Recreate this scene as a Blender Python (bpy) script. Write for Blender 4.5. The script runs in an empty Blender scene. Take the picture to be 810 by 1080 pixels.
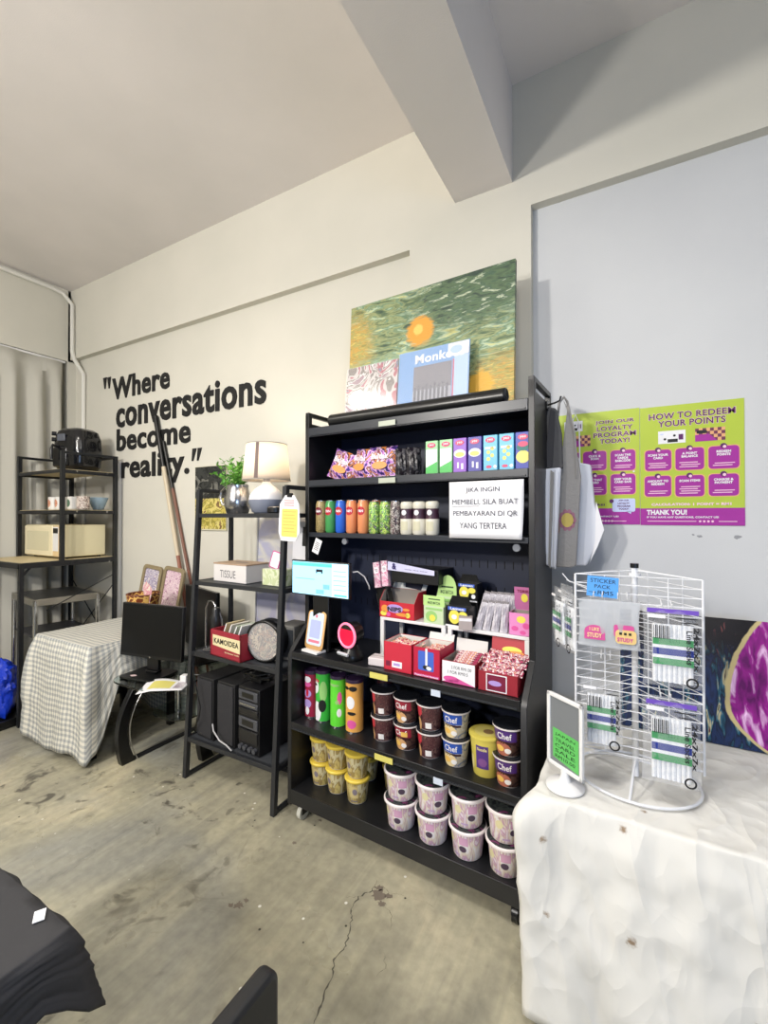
import bpy, bmesh, math, random
from mathutils import Vector, Matrix, noise
C = bpy.context.scene.collection
PI = math.pi
R = math.radians
rnd = random.Random(7)

# ---------------------------------------------------------------- materials
def lin(c):
    return tuple(((v/255)/12.92 if v/255 <= .04045 else ((v/255+.055)/1.055)**2.4) for v in c)+(1.,)
MC = {}
def m(name, rgb=None, rough=.5, metal=0., spec=.5, emit=0, alpha=1, trans=0, coat=0):
    if name in MC: return MC[name]
    mt = bpy.data.materials.new(name); mt.use_nodes = True
    b = mt.node_tree.nodes['Principled BSDF']
    b.inputs['Base Color'].default_value = lin(rgb)
    b.inputs['Roughness'].default_value = rough
    b.inputs['Metallic'].default_value = metal
    b.inputs['Specular IOR Level'].default_value = spec
    b.inputs['Alpha'].default_value = alpha
    b.inputs['Transmission Weight'].default_value = trans
    b.inputs['Coat Weight'].default_value = coat
    if emit:
        b.inputs['Emission Color'].default_value = lin(rgb)
        b.inputs['Emission Strength'].default_value = emit
    MC[name] = mt
    return mt
def nodes(mt): return mt.node_tree.nodes, mt.node_tree.links
def ramp(N, stops, const=False):
    r = N.new('ShaderNodeValToRGB')
    if const: r.color_ramp.interpolation = 'CONSTANT'
    e = r.color_ramp.elements
    while len(e) > 1: e.remove(e[-1])
    e[0].position = stops[0][0]; e[0].color = lin(stops[0][1])
    for p, c in stops[1:]:
        q = e.new(p); q.color = lin(c)
    return r
def bump(mt, scale, strength, dist=.01, detail=4, coord='Object'):
    N, L = nodes(mt); b = N['Principled BSDF']
    tc = N.new('ShaderNodeTexCoord'); n = N.new('ShaderNodeTexNoise'); n.inputs['Scale'].default_value = scale
    n.inputs['Detail'].default_value = detail
    bp = N.new('ShaderNodeBump'); bp.inputs['Strength'].default_value = strength; bp.inputs['Distance'].default_value = dist
    L.new(tc.outputs[coord], n.inputs['Vector']); L.new(n.outputs['Fac'], bp.inputs['Height']); L.new(bp.outputs['Normal'], b.inputs['Normal'])
    return mt
def mprint(name, cols, scale=40, rough=.35, stretch=(1, 1, 1), dist=1.5, const=True):
    """printed packaging: blotches of several inks"""
    if name in MC: return MC[name]
    mt = m(name, cols[0], rough); N, L = nodes(mt)
    tc = N.new('ShaderNodeTexCoord'); mp = N.new('ShaderNodeMapping'); mp.inputs['Scale'].default_value = stretch
    n = N.new('ShaderNodeTexNoise'); n.inputs['Scale'].default_value = scale; n.inputs['Detail'].default_value = 2; n.inputs['Distortion'].default_value = dist
    k = len(cols)
    r = ramp(N, [(0 if i == 0 else .30+.40*i/k, c) for i, c in enumerate(cols)], const)
    L.new(tc.outputs['Object'], mp.inputs['Vector']); L.new(mp.outputs['Vector'], n.inputs['Vector']); L.new(n.outputs['Fac'], r.inputs['Fac'])
    L.new(r.outputs['Color'], N['Principled BSDF'].inputs['Base Color'])
    return mt

# ---------------------------------------------------------------- mesh builder
_txt = {}
def textpolys(s, bold=.0, extr=0):
    k = (s, bold, extr)
    if k in _txt: return _txt[k]
    cu = bpy.data.curves.new('lettering', 'FONT'); cu.body = s; cu.offset = bold; cu.extrude = extr; cu.resolution_u = 3; cu.space_character = 1.06 if bold else 1
    cu.fill_mode = 'BOTH'
    o = bpy.data.objects.new('lettering', cu); C.objects.link(o)
    dg = bpy.context.evaluated_depsgraph_get(); dg.update()
    me = o.evaluated_get(dg).to_mesh()
    vs = [tuple(v.co) for v in me.vertices]; fs = [tuple(p.vertices) for p in me.polygons]
    o.evaluated_get(dg).to_mesh_clear()
    bpy.data.objects.remove(o); bpy.data.curves.remove(cu)
    x0 = min(v[0] for v in vs); x1 = max(v[0] for v in vs); y0 = min(v[1] for v in vs); y1 = max(v[1] for v in vs)
    vs = [((v[0]-x0)/(x1-x0), (v[1]-y0)/(y1-y0), v[2]) for v in vs]
    _txt[k] = (vs, fs, (x1-x0)/(y1-y0))
    return _txt[k]
def flat(layer=1, y=0, e=.0005): return lambda x, z: (x, y-layer*e, z)
def cylmap(r, layer=1, e=.0005):
    rf = r if callable(r) else (lambda z: r)
    return lambda x, z: ((rf(z)+layer*e)*math.sin(x/rf(z)), -(rf(z)+layer*e)*math.cos(x/rf(z)), z)
class B:
    def __init__(s): s.bm = bmesh.new()
    def face(s, vs, mi=0, sm=False):
        try: f = s.bm.faces.new(vs); f.material_index = mi; f.smooth = sm; return f
        except ValueError: return None
    def box(s, c, d, mi=0, rot=None):
        M = Matrix.Translation(c) @ (rot.to_4x4() if rot is not None else Matrix()) @ Matrix.Diagonal((d[0], d[1], d[2], 1))
        r = bmesh.ops.create_cube(s.bm, size=1, matrix=M)
        for f in {f for v in r['verts'] for f in v.link_faces}: f.material_index = mi
        return s
    def bx(s, x0, x1, y0, y1, z0, z1, mi=0): return s.box(((x0+x1)/2, (y0+y1)/2, (z0+z1)/2), (abs(x1-x0), abs(y1-y0), abs(z1-z0)), mi)
    def bar(s, p, q, w, d, mi=0, up=(0, 1, 0)):
        p = Vector(p); q = Vector(q); z = (q-p); L = z.length; z.normalize(); x = Vector(up).cross(z)
        if x.length < 1e-4: x = Vector((1, 0, 0))
        x.normalize(); y = z.cross(x)
        M = Matrix((x, y, z)).transposed()
        return s.box((p+q)/2, (w, d, L), mi, M)
    def ring(s, c, r, n, rx=None, ry=None):
        return [s.bm.verts.new((c[0]+(rx or r)*math.cos(2*PI*i/n), c[1]+(ry or r)*math.sin(2*PI*i/n), c[2])) for i in range(n)]
    def lathe(s, prof, n=24, c=(0, 0, 0), mis=None, sm=True, caps=True, capmi=None):
        rs = [s.ring((c[0], c[1], c[2]+z), max(r, 1e-4), n) for r, z in prof]
        for k in range(len(rs)-1):
            mi = mis[k] if mis else 0
            for i in range(n): s.face([rs[k][i], rs[k][(i+1) % n], rs[k+1][(i+1) % n], rs[k+1][i]], mi, sm)
        if caps:
            s.face(rs[0][::-1], mis[0] if mis else 0); s.face(rs[-1], (mis[-1] if mis else 0) if capmi is None else capmi)
        return s
    def tube(s, pts, r, n=8, mi=0, caps=True, rs=None, closed=False):
        pts = [Vector(p) for p in pts]; rings = []; N_ = len(pts); prev = None
        for i, p in enumerate(pts):
            a = pts[(i-1) % N_] if (i > 0 or closed) else p; b = pts[(i+1) % N_] if (i < N_-1 or closed) else p
            t = (b-a).normalized()
            if prev is None:
                u = t.orthogonal().normalized()
            else:
                u = (prev - t*prev.dot(t))
                u = u.normalized() if u.length > 1e-6 else t.orthogonal().normalized()
            prev = u; w = t.cross(u); rr = rs[i] if rs else r
            rings.append([s.bm.verts.new(p+(u*math.cos(2*PI*k/n)+w*math.sin(2*PI*k/n))*rr) for k in range(n)])
        for i in range(N_ if closed else N_-1):
            A = rings[i]; D = rings[(i+1) % N_]
            for k in range(n): s.face([A[k], A[(k+1) % n], D[(k+1) % n], D[k]], mi, True)
        if caps and not closed: s.face(rings[0][::-1], mi); s.face(rings[-1], mi)
        return s
    def cyl(s, p, q, r, n=16, mi=0, r2=None): return s.tube([p, q], r, n, mi, rs=[r, r if r2 is None else r2])
    def prism(s, poly, a, b, axis='y', mi=0, f=None):
        """poly in the two other axes, extruded a..b along axis"""
        def P(u, v, w):
            return {'y': (u, w, v), 'x': (w, u, v), 'z': (u, v, w)}[axis]
        A = [s.bm.verts.new(P(u, v, a)) for u, v in poly]; D = [s.bm.verts.new(P(u, v, b)) for u, v in poly]
        n = len(poly); s.face(A, mi); s.face(D[::-1], mi)
        for i in range(n): s.face([A[i], A[(i+1) % n], D[(i+1) % n], D[i]], mi)
        return s
    def surf(s, fn, nu, nv, mi=0, sm=True, uv=None, wrap=False):
        V = [[s.bm.verts.new(fn(i/nu, j/nv)) for j in range(nv+1)] for i in range(nu+(0 if wrap else 1))]
        lay = s.bm.loops.layers.uv.verify() if uv else None
        for i in range(nu):
            for j in range(nv):
                ii = (i+1) % len(V)
                f = s.face([V[i][j], V[ii][j], V[ii][j+1], V[i][j+1]], mi, sm)
                if lay and f:
                    for l, (a, b_) in zip(f.loops, ((i, j), (i+1, j), (i+1, j+1), (i, j+1))): l[lay].uv = uv(a/nu, b_/nv)
        return s
    # flat graphics, mapped on a surface
    def rect(s, x0, x1, z0, z1, mi, mp, n=1):
        V = [(s.bm.verts.new(mp(x0+(x1-x0)*i/n, z0)), s.bm.verts.new(mp(x0+(x1-x0)*i/n, z1))) for i in range(n+1)]
        for i in range(n): s.face([V[i][0], V[i+1][0], V[i+1][1], V[i][1]], mi)
        return s
    def poly(s, pts, mi, mp): s.face([s.bm.verts.new(mp(*p)) for p in pts], mi); return s
    def disc(s, x, z, r, mi, mp, rz=None, n=12):
        rz = rz or r; V = [[s.bm.verts.new(mp(x-r*math.cos(PI*i/n), z+k*rz*max(.02, math.sin(PI*i/n)))) for k in (-1, 1)] for i in range(n+1)]
        for i in range(n): s.face([V[i][0], V[i+1][0], V[i+1][1], V[i][1]], mi)
        return s
    def rrect(s, x0, x1, z0, z1, r, mi, mp):
        P = []
        for cx, cz, a in ((x1-r, z1-r, 0), (x0+r, z1-r, 90), (x0+r, z0+r, 180), (x1-r, z0+r, 270)):
            for k in range(5): P.append((cx+r*math.cos(R(a+k*22.5)), cz+r*math.sin(R(a+k*22.5))))
        return s.poly(P, mi, mp)
    def text(s, t, x0, x1, z0, z1, mi, mp, bold=.0, extr=0, shear=0):
        vs, fs, _ = textpolys(t, bold, extr)
        V = []
        for v in vs:
            p = Vector(mp(x0+(x1-x0)*v[0]+shear*(v[1]-.5)*(z1-z0), z0+(z1-z0)*v[1]))
            if extr: p.y -= v[2]
            V.append(s.bm.verts.new(p))
        for f in fs: s.face([V[i] for i in f], mi)
        return s
    def textc(s, t, xc, zc, h, mi, mp, bold=.0, wmax=None):
        a = textpolys(t, bold)[2]*h
        if wmax and a > wmax: a = wmax
        return s.text(t, xc-a/2, xc+a/2, zc-h/2, zc+h/2, mi, mp, bold)
    def obj(s, name, mats, parent=None, loc=(0, 0, 0), rot=(0, 0, 0), bevel=0, bseg=2, solid=0, sub=0, normals=True, sharp=38):
        if normals: bmesh.ops.recalc_face_normals(s.bm, faces=s.bm.faces)
        me = bpy.data.meshes.new(name); s.bm.to_mesh(me); s.bm.free()
        for mt in (mats if isinstance(mats, (list, tuple)) else [mats]): me.materials.append(mt)
        me.set_sharp_from_angle(angle=R(sharp))
        o = bpy.data.objects.new(name, me); C.objects.link(o)
        o.location = loc; o.rotation_euler = rot
        if parent is not None: o.parent = parent
        if solid:
            q = o.modifiers.new('thickness', 'SOLIDIFY'); q.thickness = solid; q.offset = 0
        if bevel:
            q = o.modifiers.new('bevel', 'BEVEL'); q.width = bevel; q.segments = bseg; q.limit_method = 'ANGLE'; q.angle_limit = R(40)
        if sub:
            q = o.modifiers.new('subdivision', 'SUBSURF'); q.levels = sub; q.render_levels = sub
        return o
def thing(name, label, cat, loc=(0, 0, 0), rz=0, group=None, rot=None):
    o = bpy.data.objects.new(name, None); C.objects.link(o); o.empty_display_size = .05
    o.location = loc; o.rotation_euler = rot or (0, 0, rz)
    return tag(o, label, cat, group)
def tag(o, label, cat, group=None):
    o['label'] = label; o['category'] = cat
    if group: o['group'] = group
    return o
def struct(o): o['kind'] = 'structure'; return o
def kids(o): return [c for c in C.objects if c.parent == o]
def dup(root, loc, rz=None, label=None, group=None, rot=None):
    r = root.copy(); C.objects.link(r); r.location = loc
    if rz is not None: r.rotation_euler = (0, 0, rz)
    if rot is not None: r.rotation_euler = rot
    if label: r['label'] = label
    if group: r['group'] = group
    for ch in kids(root):
        c = ch.copy(); C.objects.link(c); c.parent = r
        for g in kids(ch):
            d = g.copy(); C.objects.link(d); d.parent = c
    return r

# ---------------------------------------------------------------- base materials
BLACK = m('black_powder_coat', (26, 28, 32), .42)
BLK2 = m('black_plastic', (14, 15, 17), .3)
DKGREY = m('charcoal_metal', (44, 47, 52), .45)
WHITE = m('white_plastic', (228, 228, 228), .4)
PAPER = m('white_paper', (232, 232, 236), .8)
STEEL = m('brushed_steel', (190, 190, 192), .22, 1)
CHROME = m('chrome', (205, 206, 208), .15, 1)
INK = m('black_ink', (18, 18, 20), .6)
GLASS = m('glass', (232, 244, 240), .03, trans=1)
CLEAR = m('clear_film', (240, 242, 246), .15, alpha=.13)
YEL = m('yellow_label', (222, 214, 120), .5)
WOOD = m('pale_wood', (206, 188, 150), .5)

# ---------------------------------------------------------------- camera
cam = bpy.data.objects.new('camera', bpy.data.cameras.new('camera')); C.objects.link(cam)
cam.location = (0, 0, 1.5); cam.rotation_euler = (R(90.61), 0, R(29.3))
cam.data.sensor_fit = 'HORIZONTAL'; cam.data.sensor_width = 36; cam.data.lens = 470/810*36
cam.data.clip_start = .02
bpy.context.scene.camera = cam
# ================================================================= the room
def plaster(name, c1, c2):
    mt = m(name, c1, .85, spec=.25); N, L = nodes(mt)
    tc = N.new('ShaderNodeTexCoord'); n = N.new('ShaderNodeTexNoise'); n.inputs['Scale'].default_value = 1.3; n.inputs['Detail'].default_value = 6
    r = ramp(N, [(.35, c1), (.7, c2)])
    L.new(tc.outputs['Object'], n.inputs['Vector']); L.new(n.outputs['Fac'], r.inputs['Fac']); L.new(r.outputs['Color'], N['Principled BSDF'].inputs['Base Color'])
    n2 = N.new('ShaderNodeTexNoise'); n2.inputs['Scale'].default_value = 260; bp = N.new('ShaderNodeBump'); bp.inputs['Strength'].default_value = .25; bp.inputs['Distance'].default_value = .002
    L.new(tc.outputs['Object'], n2.inputs['Vector']); L.new(n2.outputs['Fac'], bp.inputs['Height']); L.new(bp.outputs['Normal'], N['Principled BSDF'].inputs['Normal'])
    return mt
WALL = plaster('painted_plaster', (214, 211, 200), (206, 204, 193))
WALL2 = plaster('painted_plaster_cool', (204, 206, 208), (196, 198, 201))
CEIL = plaster('ceiling_paint', (232, 227, 225), (222, 218, 216))

def concrete():
    mt = m('concrete_floor', (150, 148, 135), .6, spec=.35); N, L = nodes(mt); b = N['Principled BSDF']
    tc = N.new('ShaderNodeTexCoord')
    def nz(scale, det=6, dist=0, vec=None):
        n = N.new('ShaderNodeTexNoise'); n.inputs['Scale'].default_value = scale; n.inputs['Detail'].default_value = det; n.inputs['Distortion'].default_value = dist
        L.new(vec or tc.outputs['Object'], n.inputs['Vector']); return n.outputs['Fac']
    def mix(a, b_, f, mode='MIX'):
        q = N.new('ShaderNodeMix'); q.data_type = 'RGBA'; q.blend_type = mode
        if isinstance(f, (int, float)): q.inputs[0].default_value = f
        else: L.new(f, q.inputs[0])
        for s_, v in ((6, a), (7, b_)):
            if isinstance(v, tuple): q.inputs[s_].default_value = v
            else: L.new(v, q.inputs[s_])
        return q.outputs[2]
    def rr(f, a, b_, ca, cb):
        r = ramp(N, [(a, ca), (b_, cb)]); L.new(f, r.inputs['Fac']); return r.outputs['Color']
    base = rr(nz(1.6, 8, .6), .34, .66, (154, 151, 136), (204, 198, 174))
    g = rr(nz(.9, 5, .8), .52, .66, (0, 0, 0), (255, 255, 255))
    base = mix(base, lin((160, 160, 154)), g)                       # patches of smoother grey screed
    # trowel streaks
    mp = N.new('ShaderNodeMapping'); mp.inputs['Rotation'].default_value = (0, 0, R(38)); mp.inputs['Scale'].default_value = (14, 1.6, 1)
    L.new(tc.outputs['Object'], mp.inputs['Vector'])
    st = nz(1.0, 8, 1.2, mp.outputs['Vector'])
    base = mix(base, rr(st, .35, .7, (95, 93, 84), (215, 210, 190)), .22, 'OVERLAY')
    base = mix(base, rr(nz(28, 6), .3, .75, (70, 70, 66), (190, 190, 184)), .25, 'OVERLAY')
    # dark scuffs
    sc = rr(nz(5.5, 9, 2.0), .58, .68, (0, 0, 0), (255, 255, 255))
    gate = rr(nz(1.1, 2), .44, .60, (0, 0, 0), (255, 255, 255))
    sc2 = mix((0, 0, 0, 1), sc, gate)
    base = mix(base, lin((92, 88, 78)), sc2)
    # pits and white specks
    vo = N.new('ShaderNodeTexVoronoi'); vo.inputs['Scale'].default_value = 9; L.new(tc.outputs['Object'], vo.inputs['Vector'])
    pit = rr(vo.outputs['Distance'], .035, .05, (255, 255, 255), (0, 0, 0))
    base = mix(base, lin((60, 58, 52)), pit)
    vo2 = N.new('ShaderNodeTexVoronoi'); vo2.inputs['Scale'].default_value = 8.5; L.new(tc.outputs['Object'], vo2.inputs['Vector'])
    sp = rr(vo2.outputs['Distance'], .045, .06, (255, 255, 255), (0, 0, 0))
    base = mix(base, lin((226, 224, 214)), sp)
    L.new(base, b.inputs['Base Color'])
    bp = N.new('ShaderNodeBump'); bp.inputs['Strength'].default_value = .35; bp.inputs['Distance'].default_value = .006
    L.new(nz(14, 9), bp.inputs['Height']); L.new(bp.outputs['Normal'], b.inputs['Normal'])
    r2 = rr(nz(2.2, 5), .3, .7, (110, 110, 110), (190, 190, 190)); L.new(r2, b.inputs['Roughness'])
    return mt
FLOOR = concrete()
XL, XR, YB, YF = -4.62, 5.0, 2.2, -6.5
struct(B().bx(XL-.3, XR+.2, YF-.2, YB+.3, -.1, 0).obj('floor', FLOOR))
struct(B().bx(XL-.3, XR+.2, YF-.2, YB+.3, 3.62, 3.75).obj('ceiling', CEIL))
# back wall: upper band and pillar flush, two shallow recesses
w = B()
w.bx(XL-.2, -1.073, YB, YB+.2, 2.972, 3.62)
w.bx(-1.073, -.425, YB, YB+.2, 0, 3.62)
w.bx(-.425, XR+.2, YB, YB+.2, 3.0, 3.62)
w.bx(XL-.2, -1.073, YB+.05, YB+.2, 0, 2.972)
struct(w.obj('wall_back', WALL))
struct(B().bx(-.425, XR+.2, YB+.05, YB+.2, 0, 3.0).obj('wall_right_panel', WALL2))
lw = B(); lw.bx(XL-.25, XL, YF, YB+.2, 2.955, 3.62); lw.bx(XL-.25, XL-.12, YF, YB+.2, 0, 2.955); lw.bx(XL-.25, XL, YB-.02, YB+.2, 0, 3.62)
struct(lw.obj('wall_left', WALL))
struct(B().bx(XR, XR+.2, YF, YB+.2, 0, 3.62).obj('wall_right', WALL2))
struct(B().bx(-.808, -.512, YF, YB, 3.14, 3.62).obj('trim_1', CEIL))           # ceiling beam
# crack and stain in the slab
ck = B(); pts = [(-.93, 1.60), (-.925, 1.55), (-.955, 1.50), (-.95, 1.44), (-.925, 1.40), (-.90, 1.34), (-.885, 1.30), (-.895, 1.25), (-.868, 1.20), (-.858, 1.14), (-.842, 1.10), (-.832, 1.05)]
def crackline(pts, w0, sd):
    r_ = random.Random(sd); P = []
    for a, b_ in zip(pts, pts[1:]):
        for k in range(5): P.append((a[0]+(b_[0]-a[0])*k/5+r_.uniform(-.004, .004), a[1]+(b_[1]-a[1])*k/5+r_.uniform(-.004, .004)))
    P.append(pts[-1]); wd = [w0*r_.uniform(.25, 1.2)*min(1, (i+1)/6, (len(P)-i)/6) for i in range(len(P))]
    for i in range(len(P)-1):
        ck.face([ck.bm.verts.new((P[i][0]-wd[i], P[i][1], .0006)), ck.bm.verts.new((P[i][0]+wd[i], P[i][1]+wd[i]*.4, .0006)), ck.bm.verts.new((P[i+1][0]+wd[i+1], P[i+1][1]+wd[i+1]*.4, .0006)), ck.bm.verts.new((P[i+1][0]-wd[i+1], P[i+1][1], .0006))])
crackline(pts, .0032, 1); crackline([(-.93, 1.60), (-.86, 1.575), (-.76, 1.60), (-.66, 1.605)], .0016, 2); crackline([(-.955, 1.5), (-1.0, 1.47)], .002, 3)
crackline([(-.86, 1.52), (-.80, 1.49), (-.78, 1.43)], .0012, 4); crackline([(-.76, 1.35), (-.73, 1.31), (-.74, 1.27)], .0012, 5)
ck.obj('floor_crack', m('crack_dark', (88, 84, 74), .9)); o = C.objects['floor_crack']; struct(o); o.name = 'trim_2'
st = B()
def blotch(cx, cy, r, sd, z=.0004):
    r_ = random.Random(sd); st.face([st.bm.verts.new((cx+r*(.45+.75*r_.random())*math.cos(2*PI*i/26), cy+r*.8*(.45+.75*r_.random())*math.sin(2*PI*i/26), z)) for i in range(26)])
blotch(-.885, 1.545, .035, 4); blotch(-.86, 1.515, .02, 9); blotch(-.905, 1.575, .02, 14); blotch(-.855, 1.56, .016, 15); blotch(-1.34, 1.24, .022, 11); blotch(-1.33, 1.27, .014, 21); blotch(-1.365, 1.225, .012, 22); blotch(-1.36, 1.78, .012, 3); blotch(-1.37, 1.60, .012, 6)
st.obj('trim_3', m('stain_brown', (118, 108, 96), .8)); struct(C.objects['trim_3'])

# conduit in the corner and white trunking
cd = B()
cd.tube([(XL+.02, -2.5, 3.58), (XL+.02, 2.02, 3.58), (XL+.035, 2.12, 3.56), (XL+.075, YB-.022, 3.47), (XL+.08, YB-.022, 3.03), (XL+.10, YB-.015, 2.96), (XL+.175, YB+.03, 2.82), (XL+.18, YB+.03, 1.2)], .018, 12)
tag(cd.obj('wall_conduit', m('conduit_paint', (222, 221, 214), .5)), 'white painted round conduit running along ceiling and down the left corner', 'conduit')
tr = B(); tr.bx(-3.93, -3.86, YB+.02, YB+.05, .5, 1.98); tag(tr.obj('cable_trunking', WHITE, bevel=.003), 'white vertical cable trunking on wall beside the black kitchen rack', 'trunking')

# curtain on the left wall
cr = B()
def curt(a, b_):
    y = 2.13-a*2.9; z = 2.93-b_*2.87
    amp = .03+.028*b_
    ph = a*2.9*2*PI/.165
    x = XL+.005+amp*math.sin(ph+.5*math.sin(ph*.31)+.5*b_*math.sin(a*17))+.014*math.sin(ph*2.3+b_*2)*b_ + .02*noise.noise((y*3, b_*2, 1))
    if b_ < .045: x = XL+.005+.018*math.sin(ph*.5)
    return (x, y+.05*b_*math.sin(a*22), z)
cr.surf(curt, 420, 24)
CURT = m('curtain_fabric', (214, 212, 202), .9, spec=.1)
N, L = nodes(CURT); bs = N['Principled BSDF']; out = N['Material Output']; tl = N.new('ShaderNodeBsdfTranslucent'); tl.inputs['Color'].default_value = lin((214, 212, 200)); mx = N.new('ShaderNodeMixShader'); mx.inputs[0].default_value = .25
L.new(bs.outputs[0], mx.inputs[1]); L.new(tl.outputs[0], mx.inputs[2]); L.new(mx.outputs[0], out.inputs['Surface'])
t = thing('curtain', 'long off-white pleated curtain hanging along the left wall', 'curtain', (0, 0, 0))
cr.obj('curtain_panel', CURT, t, solid=.003)
B().bx(XL-.03, XL-.005, -.8, 2.16, 2.932, 2.95).obj('curtain_rail', WHITE, t)

# lettering on the wall
yl = YB+.05
lt = thing('wall_lettering', 'large black lettering on the wall reading Where conversations become reality', 'lettering', (0, 0, 0))
LET = m('letter_black', (16, 16, 17), .7)
def letter(s, x0, x1, z0, z1, shear=0):
    B().text(s, x0, x1, z0, z1, 0, lambda x, z: (x, yl-.004, z), bold=.026, extr=.004, shear=shear).obj('letter_line', LET, lt)
letter('Where', -4.01, -3.215, 2.523, 2.715); letter('conversations', -3.945, -2.18, 2.272, 2.50)
letter('become', -3.935, -2.96, 2.068, 2.262); letter('reality.', -3.865, -2.975, 1.77, 2.03)
for x0, x1, z0, z1 in ((-4.15, -4.105, 2.645, 2.745), (-4.085, -4.04, 2.64, 2.74)):
    B().prism([(x0+.018, z0), (x0+.034, z0), (x1+.008, z1), (x0-.004, z1)], yl-.006, yl-.001).obj('quote_mark', LET, lt)
for x0 in (-2.945, -2.885):
    B().prism([(x0, 1.925), (x0+.018, 1.925), (x0+.055, 2.02), (x0+.008, 2.02)], yl-.006, yl-.001).obj('quote_mark', LET, lt)
# ================================================================= display shelf and everything on it
TH = R(3.0); SX, SY = -.36, 1.64
def S(x, y, z): return (SX+x*math.cos(TH)+y*math.sin(TH), SY-x*math.sin(TH)+y*math.cos(TH), z)
SH = m('shelf_black', (25, 26, 29), .38); SHB = m('shelf_back_navy', (30, 38, 62), .5); SLOT = m('slot_dark', (6, 7, 10), .8)
LIP = m('shelf_lip', (40, 44, 52), .35)
t = thing('display_shelf', 'tall black metal shop display shelf on castors full of snacks and drinks', 'shelf', S(0, 0, 0), -TH)
W = 1.12; D = .42
prof = [(0, .085), (0, .815), (.02, .845), (.124, .95), (.124, 2.03), (.15, 2.03), (.15, 1.985), (D-.02, 1.985), (D-.02, 2.03), (D, 2.03), (D, .085)]
for x in (0, -W-.022): B().prism(prof, x, x+.024, 'x').obj('side_panel', SH, t, bevel=.002)
for x in (.012, -W-.01):
    B().bx(x-.011, x+.011, .124, D, 2.022, 2.042).bx(x-.011, x+.011, .124, .142, 1.96, 2.03).bx(x-.011, x+.011, D-.018, D, 1.96, 2.03).obj('end_rail', SH, t, bevel=.002)
bk = B(); bk.bx(-W, 0, D-.02, D, .09, 1.955)
for iz in range(3):
    for ix in range(26): bk.rect(-W+.06+ix*.04, -W+.064+ix*.04, 1.02+iz*.12, 1.055+iz*.12, 1, flat(1, D-.02, .0012))
bk.obj('back_panel', [SHB, SLOT], t)
for z, y0, lip in ((1.957, .124, .045), (1.686, .124, .034), (1.418, .124, .022), (.835, 0, .036), (.49, 0, .036), (.160, 0, .068)):
    b = B(); b.bx(-W+.003, -.001, y0+.012, D-.02, z-.016, z); b.obj('shelf_board', SH, t)
    lp = B(); lp.bx(-W+.002, -.001, y0, y0+.012, z-lip, z+.002)
    lp.obj('shelf_lip', LIP if z > 1.3 else SH, t, bevel=.002)
    if z in (.835, .49, 1.957, 1.686):
        c = B(); c.bx(-W+.01, -.01, y0-.006, y0, z-lip+.006, z-lip+.011); c.obj('price_rail', LIP if z > 1 else DKGREY, t)
# price strips clipped on lips
for x, z, y, c in ((-.635, 1.93, .124, 'g'), (-.635, 1.667, .124, 'g'), (-.60, .815, 0, 'y'), (-.575, .47, 0, 'y'), (-.33, .80, 0, 'w'), (-.32, .455, 0, 'w')):
    B().bx(x-.045 if c != 'w' else x-.02, x+.045 if c != 'w' else x+.02, y-.011, y-.007, z-.012, z+.012).obj('price_strip', {'g': m('strip_grey_green', (178, 184, 168), .4), 'y': m('strip_yellow', (214, 205, 110), .4), 'w': m('strip_white', (205, 215, 230), .4)}[c], t)
for x in (-.895, -.05):
    B().cyl((x, .15, 1.378), (x, .135, 1.378), .015).obj('magnet', m('magnet_grey', (120, 124, 132), .4), t)
# castors
for x, y in ((-.03, .05), (-W+.03, .05), (-.03, D-.05), (-W+.03, D-.05)):
    c = B(); c.bx(x-.022, x+.022, y-.02, y+.02, .082, .088); c.bx(x-.016, x-.012, y-.016, y+.022, .03, .084); c.bx(x+.012, x+.016, y-.016, y+.022, .03, .084)
    k = c.obj('castor', BLK2, t)
    B().cyl((x-.011, y+.004, .034), (x+.011, y+.004, .034), .034, 20).obj('wheel', m('wheel_white', (200, 200, 190), .5) if x < -.5 else BLK2, k)

# ---- drinks on the third board (z 1.418)
def drink(name, label, loc, body, band=None, h=.162, r=.028, lid=STEEL, group=None, logo=None, cat='can'):
    t = thing(name, label, cat, loc, -TH, group)
    B().lathe([(r*.78, 0), (r, .01), (r, h-.018), (r*.84, h-.006), (r*.84, h)], 20).obj('can_body', body, t)
    B().lathe([(r*.86, 0), (r*.86, .003), (r*.72, .003), (r*.70, .001)], 20, (0, 0, h)).obj('can_lid', lid, t)
    g = B(); mp = cylmap(r)
    if band:
        g.disc(r*.1, h*.68, r*.75, 0, mp, h*.13); g.text(logo or 'F&N', -r*.42, r*.6, h*.64, h*.72, 1, cylmap(r, 2), .03)
        g.obj('can_label', [band, PAPER], t)
    return t
RED = m('ink_red', (186, 32, 52), .35); DRED = m('ink_maroon', (112, 26, 42), .35)
zc = 1.4185; yc = .17
sets = [
 (-1.073, mprint('drink_brown', [(150, 132, 88), (170, 150, 104), (126, 112, 74)], 60), DRED, 'olive brown drink can with dark red logo, leftmost can on its shelf'),
 (-1.009, m('drink_green', (70, 150, 84), .3), RED, 'green drink can with red logo, second from the left on its shelf'),
 (-.943, m('drink_blue', (44, 100, 208), .3), RED, 'bright blue drink can with red logo among the canned drinks'),
 (-.876, m('drink_orange', (222, 142, 96), .3), RED, 'orange drink can standing directly right of the blue can'),
 (-.806, m('drink_orange', None), RED, 'orange drink can standing left of the green and black patterned cans')]
for x, bm_, bd, lb in sets: drink('drink_can', lb, S(x, yc, zc), bm_, bd)
back = [(-1.04, 'drink_brown', 'olive drink can in the back row behind the brown can'), (-.975, 'drink_green', 'green drink can in the back row behind the blue can'), (-.84, 'drink_orange', 'orange drink can in the back row between the two orange cans'), (-.77, 'drink_orange', 'orange drink can in the back row behind the patterned can')]
for x, mn, lb in back: drink('drink_can', lb, S(x, yc+.065, zc), MC[mn], RED)
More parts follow.
